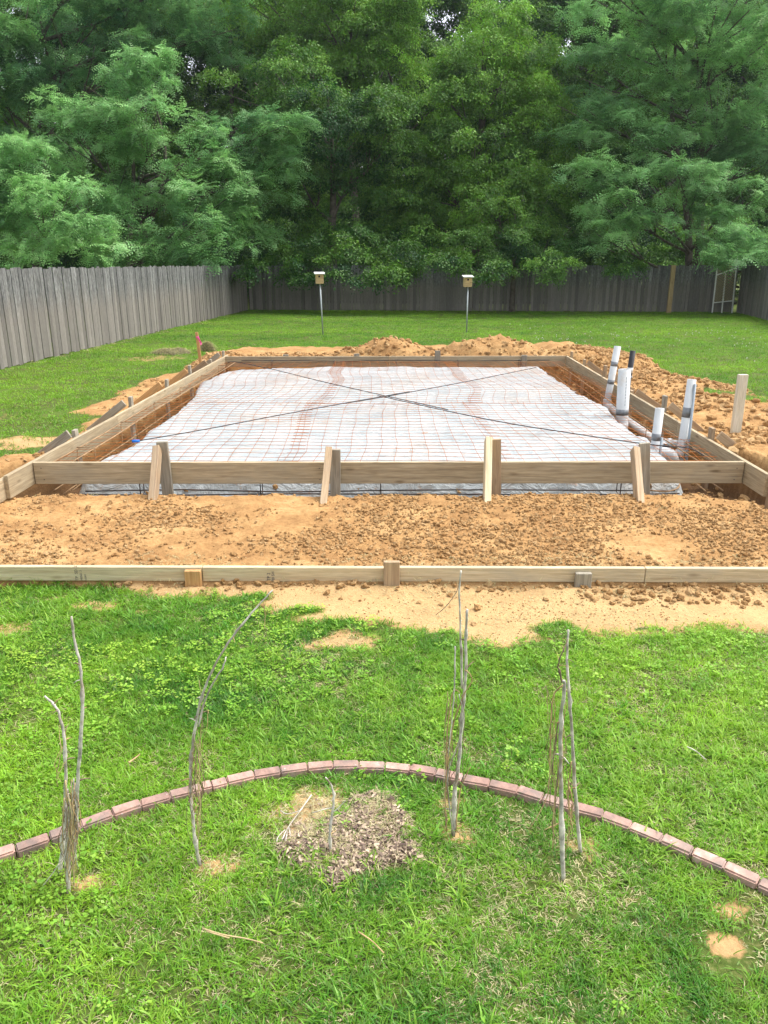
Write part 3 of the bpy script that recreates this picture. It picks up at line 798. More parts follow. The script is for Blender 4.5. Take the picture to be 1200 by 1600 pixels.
rebar('bar', [P(640, 612, zr + .045), P(560, 626, zr + .03), P(440, 648, zr + .02), P(320, 671, zr + .01), P(215, 689, zr + .01)], .006, 'rebar', r2)
e = P(215, 689, zr + .01); tube('end_cap', [e + Vector((.02, .0, 0)), e + Vector((-.05, -.012, 0))], .014, 'blue', r2, 8)

def cage(label, a, b, inward, n_st, zs=(0.25, 0.02), w_=.16, mt='rebar'):
    a, b = Vector(a), Vector(b); d = (b - a).normalized(); inn = Vector(inward)
    root = empty('rebar_cage', a, label, 'rebar cage')
    for zi, z in enumerate(zs):
        for k in (0.0, w_):
            L = (b - a).length
            pts = [a + d * (L * t) + inn * (.05 + k + random.uniform(-.015, .015)) + Vector((0, 0, z + random.uniform(-.012, .012))) for t in np.linspace(0, 1, 7)]
            rebar('bar', pts, .0065, 'tanbar' if (k and zi == 0) else mt, root, 2)
    for i in range(n_st):
        p = a + (b - a) * ((i + .5) / n_st) + inn * .045
        q = p + inn * (w_ + .01)
        pts = [p + Vector((0, 0, zs[0] + .012)), p + Vector((0, 0, zs[1] - .012)), q + Vector((0, 0, zs[1] - .012)), q + Vector((0, 0, zs[0] + .012)), p + Vector((0, 0, zs[0] + .014))]
        rebar('stirrup', pts, .005, mt, root, 0)
    return root
cage('rebar cage in the trench along the left form board', fl + Vector((0, .2, 0)), bl + Vector((0, -.2, 0)), (1, 0, 0), 6, mt='tanbar')
cage('rebar cage in the trench along the right form board beside the pipes', fr + Vector((0, .2, 0)), br + Vector((0, -.2, 0)), (-1, 0, 0), 6, (.2, .0), mt='tanbar')
cage('rebar cage in the trench along the far form board', bl + Vector((.3, 0, 0)), br + Vector((-.3, 0, 0)), (0, -1, 0), 5)
fc = cage('rebar cage showing in the gap under the front form board', fl + Vector((.35, 0, 0)), fr + Vector((-.5, 0, 0)), (0, 1, 0), 5, (0.17, .02), .1)
# bent end loop at the right front corner
lp = [P(1010, 765, .04), P(1040, 768, .03), P(1060, 762, .03), P(1058, 750, .06), P(1040, 742, .1)]
rebar('bar', lp, .0065, 'tanbar', fc)
rebar('bar', [P(95, 775, .02), P(120, 757, .1)], .006, 'tanbar', fc, 0)

# ------------------------------------------------------------------ plumbing
def pipe(root, p0, p1, r, name='pipe', mat='pvc', hollow=True, n=16):
    p0, p1 = Vector(p0), Vector(p1)
    v, f = tube_geo([p0, p1], r, n, False)
    if hollow:   # wall thickness and dark bore at the open top end
        d = (p1 - p0).normalized(); vi, _ = tube_geo([p1, p1 - d * .12], r * .86, n, False)
        b = len(v); v += vi
        for k in range(n):
            k2 = (k + 1) % n
            f.append((n + k, n + k2, b + k2, b + k)); f.append((b + k, b + k2, b + n + k2, b + n + k))
        f.append(tuple(b + n + k for k in range(n)))
    return mesh_obj(name, v, f, mat, root, True)
def band(root, p0, p1, t, h, r, mat='tape', name='tape'):
    p0, p1 = Vector(p0), Vector(p1); d = (p1 - p0).normalized(); c = p0.lerp(p1, t)
    return tube(name, [c - d * h / 2, c + d * h / 2], r + .002, mat, root, 16)
def wpx(w_, D, z): return w_ / 1200 * (D * CP + (CAM_H - z) * SP) / 2
def stand(label, top, bot, wid, zb, D=None, tapes=(), zext=.25, hollow=True, mat='pvc', cat='pipe'):
    b = P(bot[0], bot[1], zb); D = b.y if D is None else D; b = V(bot[0], bot[1], D); t = V(top[0], top[1], D)
    root = empty('pvc_pipe', b, label, cat, None)
    r = wpx(wid, D, b.z + .2); d = (t - b).normalized()
    pipe(root, b - d * zext, t, r, 'pipe', mat, hollow)
    for ty, h in tapes:
        band(root, b, t, (bot[1] - ty) / (bot[1] - top[1]), h, r)
    return root, b, t, r
rt, b1, t1, rr = stand('slim leaning white pipe farthest back with an elbow and two grey tape bands', (965, 541), (949, 626), 10.5, .12, tapes=((568, .06), (596, .06)), zext=0.0)
elb = smooth_line([b1 + Vector((0, 0, .02)), b1 + Vector((0, -.02, -.06)), b1 + Vector((.04, -.13, -.1))], 4)
tube('elbow', elb, rr * 1.2, 'pvc', rt, 14)
run_end = P(1040, 700, .1)
o = pipe(rt, elb[-1], run_end, rr, 'drain_pipe', 'pvc', False)
rt, b_, t_, rr = stand('black conduit stub with a white tag behind the widest pipe', (989, 548), (981, 600), 8.5, .2, mat='pvcblack', zext=.35)
band(rt, b_, t_, .42, .08, rr, 'pvc', 'tag_sleeve'); band(rt, b_, t_, .2, .05, rr * 1.15)
rt, b_, t_, rr = stand('widest upright white pipe with one grey tape band near its foot', (976, 577), (971, 662), 19, .12, tapes=((643, .07),))
band(rt, b_, t_, -.05, .1, rr * 1.06, 'pvc', 'collar')
for k in range(9):     # faint printed line up the pipe
    c = b_.lerp(t_, .35 + k * .06); mesh_obj('print', [c + Vector((.002 + x_, -rr - .0015, z_)) for x_, z_ in ((0, 0), (.007, 0), (.007, .03), (0, .03))], [(0, 1, 2, 3)], 'conduit', rt)
rt, b_, t_, rr = stand('short white pipe close behind the front board with grey tape', (1031, 638), (1021, 716), 13.5, .1, tapes=((682, .07),))
pipe(rt, b_ + Vector((.05, -.01, -.1)), b_.lerp(t_, .42) + Vector((.055, 0, 0)), .016, 'conduit', 'conduit')
rt, b_, t_, rr = stand('tall leaning white pipe with a grey conduit taped to it beside the right board', (1081, 593), (1063, 712), 13, .06, tapes=((643, .1),))
pipe(rt, b_ + Vector((.045, -.06, -.1)), b_.lerp(t_, .95) + Vector((0.02, -.05, 0)), .013, 'conduit', 'conduit')
band(rt, b_, t_, .03, .07, rr * 1.25, 'pvc', 'coupling')
h0 = empty('pvc_pipe', P(1035, 700, .05), 'white horizontal drain pipes and fittings lying in the trench beside the front right corner', 'pipe')
a, b = P(1034, 691, .12), P(1066, 695, .12)
tube('pipe', [a, b], .045, 'pvc', h0, 16); tube('coupling', [a.lerp(b, .3), a.lerp(b, .5)], .052, 'pvc', h0, 16)
a, b = P(1005, 706, .1), P(1043, 710, .1); tube('fitting', smooth_line([a, a.lerp(b, .7), b + Vector((.02, 0, -.01)), b + Vector((.06, 0, -.08))], 4), .07, 'pvc', h0, 18)

# ------------------------------------------------------------------ posts and stakes on the ground
b = P(1149, 676, .1); b = V(1149, 676, b.y); t = V(1161, 585, b.y)
root = empty('marker_post', b, 'bleached white flat post standing in the dirt at the right', 'post')
d = (t - b).normalized(); beam('post', b - d * .25, t, wpx(14, b.y, .4) * 2, .06, 'whitepost', root, up=Vector((0, 1, 0)))
b = P(316, 585, .02); t = V(307, 519, b.y)
root = empty('survey_stake', b, 'slim orange wooden stake with a pink ribbon behind the left board', 'stake')
d = (t - b).normalized(); beam('post', b - d * .1, t, .05, .03, 'orangewood', root, up=Vector((0, 1, 0)))
v = []; f = []
rp = [V(309, 526, b.y - .03), V(311, 531, b.y - .04), V(314, 537, b.y - .03), V(313.5, 540, b.y - .05)]
for k, p in enumerate(rp): v += [p + Vector((-.012, 0, .0)), p + Vector((.016, .006 * (-1) ** k, .012))]
f = [(2 * k, 2 * k + 1, 2 * k + 3, 2 * k + 2) for k in range(3)]
rb = mesh_obj('ribbon', v, f, 'pink', root); rb.modifiers.new('t', 'SOLIDIFY').thickness = .003
c = V(308, 527, b.y); tube('ribbon_knot', [c + Vector((0, 0, -.014)), c + Vector((0, 0, .014))], .024, 'pink', root, 8)

def birdhouse(px, base_y, top_y, dxt, label):
    b = P(px, base_y, 0); t = V(px + dxt, top_y, b.y); D = b.y
    root = empty('birdhouse', b, label, 'birdhouse', 'birdhouses on poles in the lawn')
    s = wpx(12, D, 1.4) * 2
    hb = t + Vector((0, 0, -s * 1.3))
    tube('pole', [b + Vector((0, 0, -.1)), hb + Vector((0.01, 0, .01))], .02, 'galv', root, 8)
    c = hb + Vector((0, 0, s * .62))
    bx = bpy.data.objects.new('box', box_mesh(s, s * .85, s * 1.24, .006, 'birdbox')); C.objects.link(bx)
    if not bx.data.materials: bx.data.materials.append(M['box'])
    bx.matrix_basis = Matrix.Translation(c) @ Matrix.Rotation(R(8), 4, 'Z'); attach(bx, root)
    rf = bpy.data.objects.new('roof', box_mesh(s * 1.35, s * 1.25, s * .12, .004, 'birdroof')); C.objects.link(rf)
    if not rf.data.materials: rf.data.materials.append(M['white'])
    rf.matrix_basis = Matrix.Translation(c + Vector((0, -.02, s * .7))) @ Matrix.Rotation(R(8), 4, 'Z') @ Matrix.Rotation(R(8), 4, 'X'); attach(rf, root)
    hp = c + Vector((0, -s * .425, s * .3))
    tube('entrance_hole', [hp + Vector((0, -.004, 0)), hp + Vector((0, .02, 0))], s * .13, 'hole', root, 12)
birdhouse(505, 524, 427, -6, 'left birdhouse with a white roof on a thin metal pole in the far lawn')
birdhouse(729, 520, 432, 2, 'right birdhouse on a thin metal pole behind the taller dirt pile')

# ------------------------------------------------------------------ brick edging
joints = [(-85, 1349), (-32, 1332), (22, 1315), (74, 1297), (123, 1279), (172, 1261), (217, 1246), (263, 1233), (313, 1221), (328, 1217), (352, 1211), (395, 1201), (437, 1195), (479, 1190),
          (520, 1186), (561, 1186), (602, 1187), (643, 1191), (684, 1198), (725, 1207), (767, 1215), (812, 1225), (852, 1237), (898, 1250), (945, 1263),
          (990, 1280), (1039, 1300), (1087, 1321), (1137, 1342), (1190, 1366), (1245, 1391), (1300, 1418)]
BZ = 0.036
def brick_mesh():
    bm = bmesh.new(); bmesh.ops.create_cube(bm, size=1); bmesh.ops.scale(bm, vec=(.15, .052, .075), verts=bm.verts)
    bmesh.ops.bevel(bm, geom=bm.edges[:], offset=.006, segments=2, affect='EDGES')
    for v_ in bm.verts: v_.co += Vector((random.uniform(-.0015, .0015), random.uniform(-.0015, .0015), random.uniform(-.0012, .0012)))
    me = bpy.data.meshes.new('brick'); bm.to_mesh(me); bm.free(); me.materials.append(M['brick']); return me
bms = [brick_mesh() for _ in range(6)]
be = empty('brick_edging', P(560, 1190, 0), 'curved row of reddish brick pavers edging the small bed', 'edging')
for (xa, ya), (xb, yb) in zip(joints[:-1], joints[1:]):
    a, b = P(xa, ya, BZ), P(xb, yb, BZ); d = (b - a); L = d.length - .0035; d.normalize(); nrm = Vector((-d.y, d.x, 0))
    c = (a + b) / 2 - nrm * .027
    o = bpy.data.objects.new('brick', random.choice(bms)); C.objects.link(o)
    o.matrix_basis = Matrix.Translation((c.x, c.y, BZ - .0375 + random.uniform(-.004, .003))) @ Matrix.Rotation(math.atan2(d.y, d.x) + random.uniform(-.015, .015), 4, 'Z') @ Matrix.Rotation(random.uniform(-.02, .02), 4, 'X') @ Matrix.Scale(L / .15, 4, (1, 0, 0))
    attach(o, be)
brick_poly = [P(x, y, BZ) for x, y in joints]

# ------------------------------------------------------------------ dried stalks
def stalk_line(px, D, r0, r1, root, name, mat, jit=.0025, dj=0.02, n=7, knob=True):
    pts = [V(x, y, D) for x, y in px]
    ph = random.uniform(0, 9)
    for i, p in enumerate(pts): p.y += dj * math.sin(ph + i * .9) if i else 0
    pl = smooth_line(pts, 5)
    rad = []
    for i in range(len(pl)):
        t = i / (len(pl) - 1); pl[i] += Vector((random.uniform(-jit, jit), random.uniform(-jit, jit), 0)) * (.6 if i else 0)
        r = (r0 + (r1 - r0) * t) * .7; rad.append(r * random.uniform(.85, 1.15) * (1.45 if knob and i % 11 == 4 else 1))
    if knob and len(pl) > 12:
        for q in range(len(pl) // 5):
            i = random.randrange(3, len(pl) - 2); a_ = random.uniform(0, 6.28); l_ = random.uniform(.012, .045)
            d_ = Vector((math.cos(a_), math.sin(a_), random.uniform(-.3, 1.2))).normalized()
            tube('stub', [pl[i], pl[i] + d_ * l_ * .5, pl[i] + d_ * l_ + Vector((0, 0, -.006))], [rad[i] * .6, rad[i] * .4, rad[i] * .18], random.choice((mat, 'stalkdark', 'tendril')), root, 4)
    return tube(name, pl, rad, mat, root, n)
def tendrils(root, x0, x1, y0, y1, D, cnt, r=.0022):
    for k in range(cnt):
        xa = random.uniform(x0, x1); n = 6; ya = random.uniform(y0, y0 + (y1 - y0) * .4); yb = random.uniform(ya + (y1 - y0) * .35, y1)
        px = [(xa + random.uniform(-6, 6), ya + (yb - ya) * i / (n - 1)) for i in range(n)]
        stalk_line(px, D + random.uniform(-.03, .03), r, r * .6, root, 'tendril', random.choice(('tendril', 'straw', 'stalkdark')), .002, .02, 4, False)
def plant(bx, by, label):
    b = P(bx, by, 0); return empty('dried_vine', b, label, 'dried vine', 'dry bare vines standing in the bed'), b.y
r_, D = plant(105, 1397, 'forked dry vine with shredded bark, leftmost in the brick edged bed')
stalk_line([(107, 1402), (104, 1330), (118, 1285), (123, 1230), (130, 1150), (132, 1095), (124, 1040), (112, 1000), (107, 968)], D, .0105, .0045, r_, 'stem', 'stalk')
stalk_line([(94, 1365), (98, 1300), (104, 1240), (106, 1170), (100, 1130), (88, 1105), (66, 1092)], D + .07, .0095, .0045, r_, 'stem', 'stalk')
tendrils(r_, 98, 124, 1215, 1390, D, 26, .0022); tendrils(r_, 92, 100, 1130, 1230, D + .05, 3)
for k in range(14):
    x_ = random.uniform(100, 122); stalk_line([(x_, random.uniform(1215, 1260)), (x_ + random.uniform(-5, 5), 1300), (x_ + random.uniform(-6, 6), random.uniform(1340, 1392))], D - .01 + random.uniform(-.02, .03), .0034, .0018, r_, 'bark_strip', random.choice(('straw', 'stalk')), .003, .01, 4, False)
stalk_line([(92, 1350), (80, 1368), (66, 1385)], D + .02, .003, .002, r_, 'tendril', 'stalk', .002, .01, 5, False)
r_, D = plant(313, 1352, 'tall single dry vine arching to the right, second from the left')
stalk_line([(313, 1354), (305, 1300), (297, 1230), (296, 1190), (302, 1150), (312, 1100), (330, 1050), (358, 1000), (395, 955), (425, 924)], D, .0085, .0035, r_, 'stem', 'stalk')
stalk_line([(310, 1135), (320, 1095), (335, 1062), (350, 1038), (354, 1024)], D, .005, .003, r_, 'stem', 'stalk', knob=False)
tendrils(r_, 298, 316, 1140, 1340, D, 16, .002); tendrils(r_, 310, 335, 1060, 1260, D + .03, 5, .0015)
stalk_line([(412, 940), (414, 965), (413, 982)], D, .002, .0015, r_, 'tendril', 'tendril', .001, .01, 4, False)
for a_ in (-1, 1): stalk_line([(313, 1342), (313 + 9 * a_, 1356)], D, .005, .002, r_, 'root', 'stalkdark', .001, .01, 5, False)
r_, D = plant(705, 1308, 'tall dry vine with pale peeling stem and curly tendrils, right of the mulch')
stalk_line([(708, 1305), (710, 1240), (718, 1190), (722, 1130), (728, 1060), (727, 1000), (729, 948)], D, .0115, .0055, r_, 'stem', 'stalk')
stalk_line([(722, 1075), (720, 1000), (717, 930), (719, 888)], D + .02, .006, .003, r_, 'stem', 'stalk')
stalk_line([(719, 905), (712, 922), (695, 945), (681, 960)], D + .02, .0025, .0015, r_, 'tendril', 'stalkdark', .001, .02, 4, False)
for L_ in ([(698, 1300), (697, 1240), (705, 1150), (722, 1090), (736, 1060), (732, 1047), (726, 1046)], [(708, 1305), (700, 1220), (714, 1170), (724, 1120), (716, 1080)],
           [(672, 1306), (690, 1298), (700, 1280)], [(712, 1300), (720, 1240), (735, 1200)], [(700, 1250), (699, 1160), (706, 1090), (712, 1076), (718, 1078)], [(711, 1010), (710, 1060), (706, 1110), (700, 1180)]):
    stalk_line(L_, D + random.uniform(-.03, .03), .004, .0022, r_, 'tendril', random.choice(('tendril', 'stalk')), .002, .02, 5, False)
tendrils(r_, 697, 722, 1080, 1300, D, 12, .002)
r_, D = plant(880, 1377, 'two dry stems crossed at the top into a tent shape, rightmost in the bed')
stalk_line([(880, 1380), (879, 1280), (878, 1200), (877, 1130), (880, 1075), (879, 1058)], D, .0105, .0065, r_, 'stem', 'stalk')
stalk_line([(907, 1332), (900, 1250), (893, 1160), (888, 1090), (885, 1040), (888, 985)], D + .12, .0095, .005, r_, 'stem', 'stalk')
stalk_line([(878, 1066), (873, 1045), (870, 1035), (878, 1012), (887, 998)], D + .06, .0045, .0025, r_, 'stem', 'stalkdark')
for L_ in ([(880, 1070), (866, 1095), (862, 1170), (858, 1235), (845, 1262), (826, 1288)], [(875, 1190), (865, 1260), (864, 1300), (877, 1320)], [(893, 1190), (890, 1250), (896, 1300)],
           [(872, 1130), (866, 1200), (860, 1260)], [(890, 1230), (896, 1270), (888, 1330)], [(874, 1345), (872, 1360), (879, 1378)], [(885, 1280), (868, 1290), (850, 1292)]):
    stalk_line(L_, D + random.uniform(0, .08), .0035, .0018, r_, 'tendril', random.choice(('tendril', 'tendril', 'stalkdark')), .002, .02, 5, False)
tendrils(r_, 858, 886, 1070, 1340, D + .02, 14, .0018)
tendrils(r_, 889, 900, 1180, 1310, D + .1, 4, .002)
b = P(517, 1332, .01)
r_ = empty('dead_branch', b, 'short pale bare branch standing in the mulch patch', 'branch')
stalk_line([(517, 1334), (516, 1300), (520, 1262), (521, 1245), (514, 1228), (508, 1217)], b.y, .0075, .004, r_, 'stem', 'stalk')
stalk_line([(519, 1270), (528, 1262), (540, 1252)], b.y, .003, .0015, r_, 'twig', 'stalk', .001, .01, 4, False)
stalk_line([(519, 1262), (505, 1262), (488, 1268)], b.y, .003, .0015, r_, 'twig', 'stalk', .001, .01, 4, False)
def ground_stick(name, px, r0, r1, label, cat, mat='stalk', lift=.03, extra=()):
    pts = [P(x, y, 0) for x, y in px]
    for p in pts: p.z = gz(p.x, p.y) + lift
    root = empty(name, pts[0], label, cat)
    pl = smooth_line(pts, 4); tube('stem', pl, [r0 + (r1 - r0) * i / (len(pl) - 1) for i in range(len(pl))], mat, root, 6)
    for e_ in extra:
        q = [P(x, y, 0) for x, y in e_]
        for p in q: p.z = gz(p.x, p.y) + lift
        tube('twig', smooth_line(q, 3), r1, mat, root, 5)
ground_stick('dead_branch', [(487, 1254), (470, 1280), (452, 1305), (442, 1332)], .0028, .0018, 'pale forked dead branch lying at the left of the mulch', 'branch',
             extra=([(452, 1305), (455, 1328)], [(452, 1305), (447, 1334)], [(470, 1280), (450, 1284), (438, 1278)], [(446, 1312), (436, 1322), (433, 1331)]))
ground_stick('twig', [(318, 1471), (350, 1481), (385, 1486), (412, 1493)], .0026, .0018, 'thin pale twig lying in the grass at the bottom left', 'twig', 'straw', .045, ([(325, 1476), (360, 1486)],))
ground_stick('twig', [(1071, 1184), (1085, 1191), (1101, 1205)], .0028, .002, 'small grey twig lying on the lawn beyond the brick edging at right', 'twig', lift=.045)
ground_stick('twig', [(203, 1207), (212, 1200), (220, 1193)], .004, .003, 'short brown twig lying on the lawn behind the bricks at left', 'twig', 'tendril', .045)
ground_stick('twig', [(560, 1475), (582, 1490), (600, 1508)], .002, .0016, 'thin brown twig lying in the grass below the mulch patch', 'twig', 'tendril', .045)

# ------------------------------------------------------------------ clods of earth
def clod_proto(k):
    bm = bmesh.new(); bmesh.ops.create_icosphere(bm, subdivisions=2 if k < 3 else 1, radius=.5)
    r = random.Random(k)
    sc = Vector((r.uniform(.8, 1.25), r.uniform(.7, 1), r.uniform(.55, .8)))
    for v_ in bm.verts:
        n = v_.co.normalized(); f_ = 1 + .35 * (math.sin(n.x * 5 + k) * math.sin(n.y * 4 + 2 * k) + .5 * math.sin(n.z * 7 + k)) + r.uniform(-.12, .12)
        v_.co = Vector((v_.co.x * sc.x, v_.co.y * sc.y, v_.co.z * sc.z)) * f_
    v = [x.co.copy() for x in bm.verts]; f = [tuple(q.index for q in x.verts) for x in bm.faces]; bm.free()
    return proto('clod', v, f, 'clod')
clods = [clod_proto(k) for k in range(6)]
def clod_field(name, label, x0, x1, y0, y1, n, smin, smax, test, pw=3.0):
    x = rng.uniform(x0, x1, n); y = rng.uniform(y0, y1, n)
    S = surface(x, y); k = test(x, y, S); x, y = x[k], y[k]; z = S[0][k]
    m = len(x); s = smin + (smax - smin) * rng.random(m) ** pw
    o = scatter(name, np.stack([x, y, z + s * .12], 1), rng.uniform(0, 6.28, (m, 3)) * [.15, .15, 1], s, rng.integers(0, 6, m), rng.random(m), clods)
    tag(o, label, 'dirt', kind='stuff')
dens = lambda x, y, s, t: fbm(x * 2.2, y * 2.2, s, 4) + rng.uniform(-.4, .4, len(x)) > t
clod_field('dirt_clods', 'loose clods of orange earth on the strip of fill between the boards', -4.2, 4.4, 4.35, 6.4, 130000, .003, .034,
           lambda x, y, S: (S[1] > .6) & (y > plank_y(x) + .05) & (S[6] < -.12) & (S[0] > .02) & dens(x, y, 5, -.05), 6)
clod_field('dirt_clods', 'small clods of earth scattered along the foot of the pale edge board', -3.6, 4, 3.85, 4.48, 16000, .004, .05,
           lambda x, y, S: (S[1] > .6) & (y < plank_y(x)) & (rng.random(len(x)) < np.clip(1 - (plank_y(x) - y) / (.12 + .22 * (x > 1.2)), .06, 1) ** 1.5), 3.4)
clod_field('dirt_clods', 'rough clods on the spoil bank to the right of the forms', 1.2, 9, 5.0, 16.5, 55000, .01, .11,
           lambda x, y, S: (S[1] > .6) & (S[6] < -.06) & (y > FL.y - .2) & dens(x, y, 6, -.1) & (x > 0), 4.5)
clod_field('dirt_clods', 'clods of earth on the bank behind the far form board', -5, 5, BL.y, 16.2, 7000, .02, .1,
           lambda x, y, S: (S[1] > .6) & (S[6] < -.06) & dens(x, y, 7, -.2), 3)
clod_field('dirt_clods', 'clods of earth on the worn strip left of the forms', -6, -1.5, 5.6, 15, 9000, .01, .06,
           lambda x, y, S: (S[1] > .6) & (S[6] < -.1) & (x < 0) & dens(x, y, 8, .1), 3)
clod_field('dirt_clods', 'damp clods fallen into the footing trench', -4.2, 4.4, 5.8, 15, 14000, .01, .06,
           lambda x, y, S: (S[6] > -.2) & (S[5] > .1) & (S[0] < .1), 3)

def dirt_pile(label, cpx, cpy, D, wx, wy, H, seed, name='dirt_pile', mat='soil', cat='dirt pile', rough=.12, ncl=500):
    c = V(cpx, cpy, D); n = 56
    t = np.linspace(-1.15, 1.15, n); A, B = np.meshgrid(t, t); a, b = A.ravel(), B.ravel()
    x = c.x + a * wx; y = D + b * wy
    def hh(a, b, x, y):
        r = np.sqrt(a * a + b * b) * (1 + .18 * fbm(a * 1.5, b * 1.5, seed, 3))
        return H * np.clip(1 - r ** 1.25, 0, 1) * (1 + .25 * fbm(x * 1.8, y * 1.8, seed + 2, 3)) + rough * H * fbm(x * 7, y * 7, seed + 4, 4) * (r < 1.02) - .05 * sst(.95, 1.05, r)
    base = surface(x, y)[0]; z = base + hh(a, b, x, y)
    I, J = np.meshgrid(np.arange(n - 1), np.arange(n - 1)); a0 = (J * n + I).ravel()
    me = np_mesh(name, np.stack([x - c.x, y - D, z], 1), np.stack([a0, a0 + 1, a0 + n + 1, a0 + n], 1))
    for nm_, v_ in (('soil', 1), ('brownish', .08), ('pale', 0.05), ('mulch', 0)): fattr(me, nm_, np.full(n * n, v_))
    me.materials.append(M[mat]); root = empty(name, (c.x, D, 0), label, cat)
    o = bpy.data.objects.new('heap', me); C.objects.link(o); o.matrix_basis = Matrix.Translation((c.x, D, 0)); attach(o, root)
    if ncl:
        aa = rng.uniform(-1, 1, ncl); bb = rng.uniform(-1, .6, ncl); k = aa ** 2 + bb ** 2 < 1; aa, bb = aa[k], bb[k]; xx, yy = c.x + aa * wx, D + bb * wy
        zz = surface(xx, yy)[0] + hh(aa, bb, xx, yy); m = len(xx); s = .02 + .09 * rng.random(m) ** 3
        q = scatter('clods', np.stack([xx, yy, zz + s * .1], 1), rng.uniform(0, 6.28, (m, 3)) * [.2, .2, 1], s, rng.integers(0, 6, m), rng.random(m), clods, root); tag(q, kind='stuff')
    return root
dirt_pile('lower dirt pile behind the middle of the far board', 606, 545, 15.3, 1.25, .75, .44, 3)
dirt_pile('taller dirt pile behind the far board in front of the right birdhouse', 775, 545, 15.2, 1.35, .85, .48, 9)
dirt_pile('long low tail of the dirt heap beside the far right corner of the forms', 870, 548, 14.9, .9, .6, .2, 19, ncl=250)

def sod(label, px, py, rx, H, seed):
    c = P(px, py, 0); W = rx / 1200 * c.y
    root = empty('sod_pile', c, label, 'turf heap')
    n = 26; t = np.linspace(-1, 1, n); A, B = np.meshgrid(t, t); a, b = A.ravel(), B.ravel(); r = np.sqrt(a * a + b * b) * (1 + .2 * fbm(a * 2, b * 2, seed, 2))
    x = c.x + a * W; y = c.y + b * W * .55; z = gz(c.x, c.y) + H * np.clip(1 - r ** 1.5, 0, 1) * (1 + .5 * fbm(x * 4, y * 4, seed, 3)) - .03 * (r > .95)
    I, J = np.meshgrid(np.arange(n - 1), np.arange(n - 1)); a0 = (J * n + I).ravel()
    me = np_mesh('heap', np.stack([x, y, z], 1), np.stack([a0, a0 + 1, a0 + n + 1, a0 + n], 1)); me.materials.append(M['sod'])
    o = bpy.data.objects.new('heap', me); C.objects.link(o); attach(o, root)
    return root, x[r < .95], y[r < .95], z[r < .95]
sods = [sod('wide dry heap of pulled turf on the lawn left of the survey stake', 268, 553, 34, .14, 5), sod('small dry heap of pulled turf just right of the survey stake', 323, 549, 13, .2, 8)]

# ------------------------------------------------------------------ grass
def blade_geo(V_, F_, bx, by, h, w_, yaw, bend, twist=0.0, seg=3, curl=1.0):
    d = Vector((math.cos(yaw), math.sin(yaw), 0)); s = Vector((-d.y, d.x, 0)); b0 = len(V_)
    ang = 0.0; p = Vector((bx, by, -.004)); st = h / seg; th = math.pi / 2 - bend * .25
    for i in range(seg + 1):
        t = i / seg; ww = w_ * (1 - t ** 1.8) * .5 * (.75 + .5 * min(1, t * 3)) if i < seg else 0
        if i < seg: V_ += [p - s * ww, p + s * ww]
        else: V_.append(p.copy())
        th -= bend * curl / seg
        p = p + (d * math.cos(th) + Vector((0, 0, 1)) * math.sin(th)) * st
    for i in range(seg - 1): F_.append((b0 + 2 * i, b0 + 2 * i + 1, b0 + 2 * i + 3, b0 + 2 * i + 2))
    F_.append((b0 + 2 * seg - 2, b0 + 2 * seg - 1, b0 + 2 * seg))
def tuft(k, n, rad, h, w_, mat, bend=(.3, 1.6), seg=3):
    r = random.Random(k); V_, F_ = [], []
    for i in range(n):
        a = r.uniform(0, 6.28); q = rad * math.sqrt(r.random())
        blade_geo(V_, F_, q * math.cos(a), q * math.sin(a), h * r.uniform(.5, 1.1), w_ * r.uniform(.7, 1.2), r.uniform(0, 6.28), r.uniform(*bend), seg=seg)
    return proto('tuft', V_, F_, mat)
near_t = [tuft(k, 11, .03, .055, .0032, 'grass', (.6, 2.3)) for k in range(5)]
crab = [tuft(20 + k, 8, .014, .07, .007, 'weed', (.7, 1.9), 4) for k in range(3)]
far_t = [tuft(40 + k, 26, .11, .05, .007, 'grass', (.4, 2.0), 2) for k in range(4)]
dry_t = [tuft(60 + k, 7, .03, .075, .0026, 'dry', (1.6, 2.8)) for k in range(3)]
def weed_proto(k):
    r = random.Random(k); V_, F_ = [], []
    for i in range(9):
        a = r.uniform(0, 6.28); L = r.uniform(.012, .035); hz = r.uniform(.02, .045); c = Vector((math.cos(a) * L, math.sin(a) * L, hz)); rr_ = r.uniform(.006, .011)
        d = Vector((math.cos(a), math.sin(a), r.uniform(-.3, .35))).normalized(); s = Vector((-d.y, d.x, 0)).normalized(); b0 = len(V_)
        V_ += [c - d * rr_, c - s * rr_ * .8 + d * .1 * rr_, c + d * rr_ * 1.1, c + s * rr_ * .8 + d * .1 * rr_]; F_ += [(b0, b0 + 1, b0 + 2), (b0, b0 + 2, b0 + 3)]
    return proto('clover', V_, F_, 'weed')
weeds = [weed_proto(k) for k in range(3)]
def lawn(name, label, n, yr, dens_fn, protos, smin, smax, tint_fn, xk=.62, keep=None, zoff=0.0):
    y = np.sqrt(rng.uniform(yr[0] ** 2, yr[1] ** 2, n)); x = rng.uniform(-1, 1, n) * (y * xk + .9)
    S = surface(x, y)
    k = (rng.random(n) < dens_fn(x, y, S)) & (S[6] < -.06)
    if keep is not None: k &= keep(x, y)
    # none growing through the bricks
    k &= ~in_brick(x, y)
    x, y = x[k], y[k]; m = len(x)
    rot = np.stack([rng.normal(0, .12, m), rng.normal(0, .12, m), rng.uniform(0, 6.28, m)], 1)
    scl = rng.uniform(smin, smax, m)
    o = scatter(name, np.stack([x, y, S[0][k] + zoff], 1), rot, scl, rng.integers(0, len(protos), m), np.clip(tint_fn(x, y) + rng.normal(0, .1, m), 0, 1), protos)
    tag(o, label, 'grass', kind='stuff'); return m
jb = [(P(x_, y_, BZ)) for x_, y_ in joints]
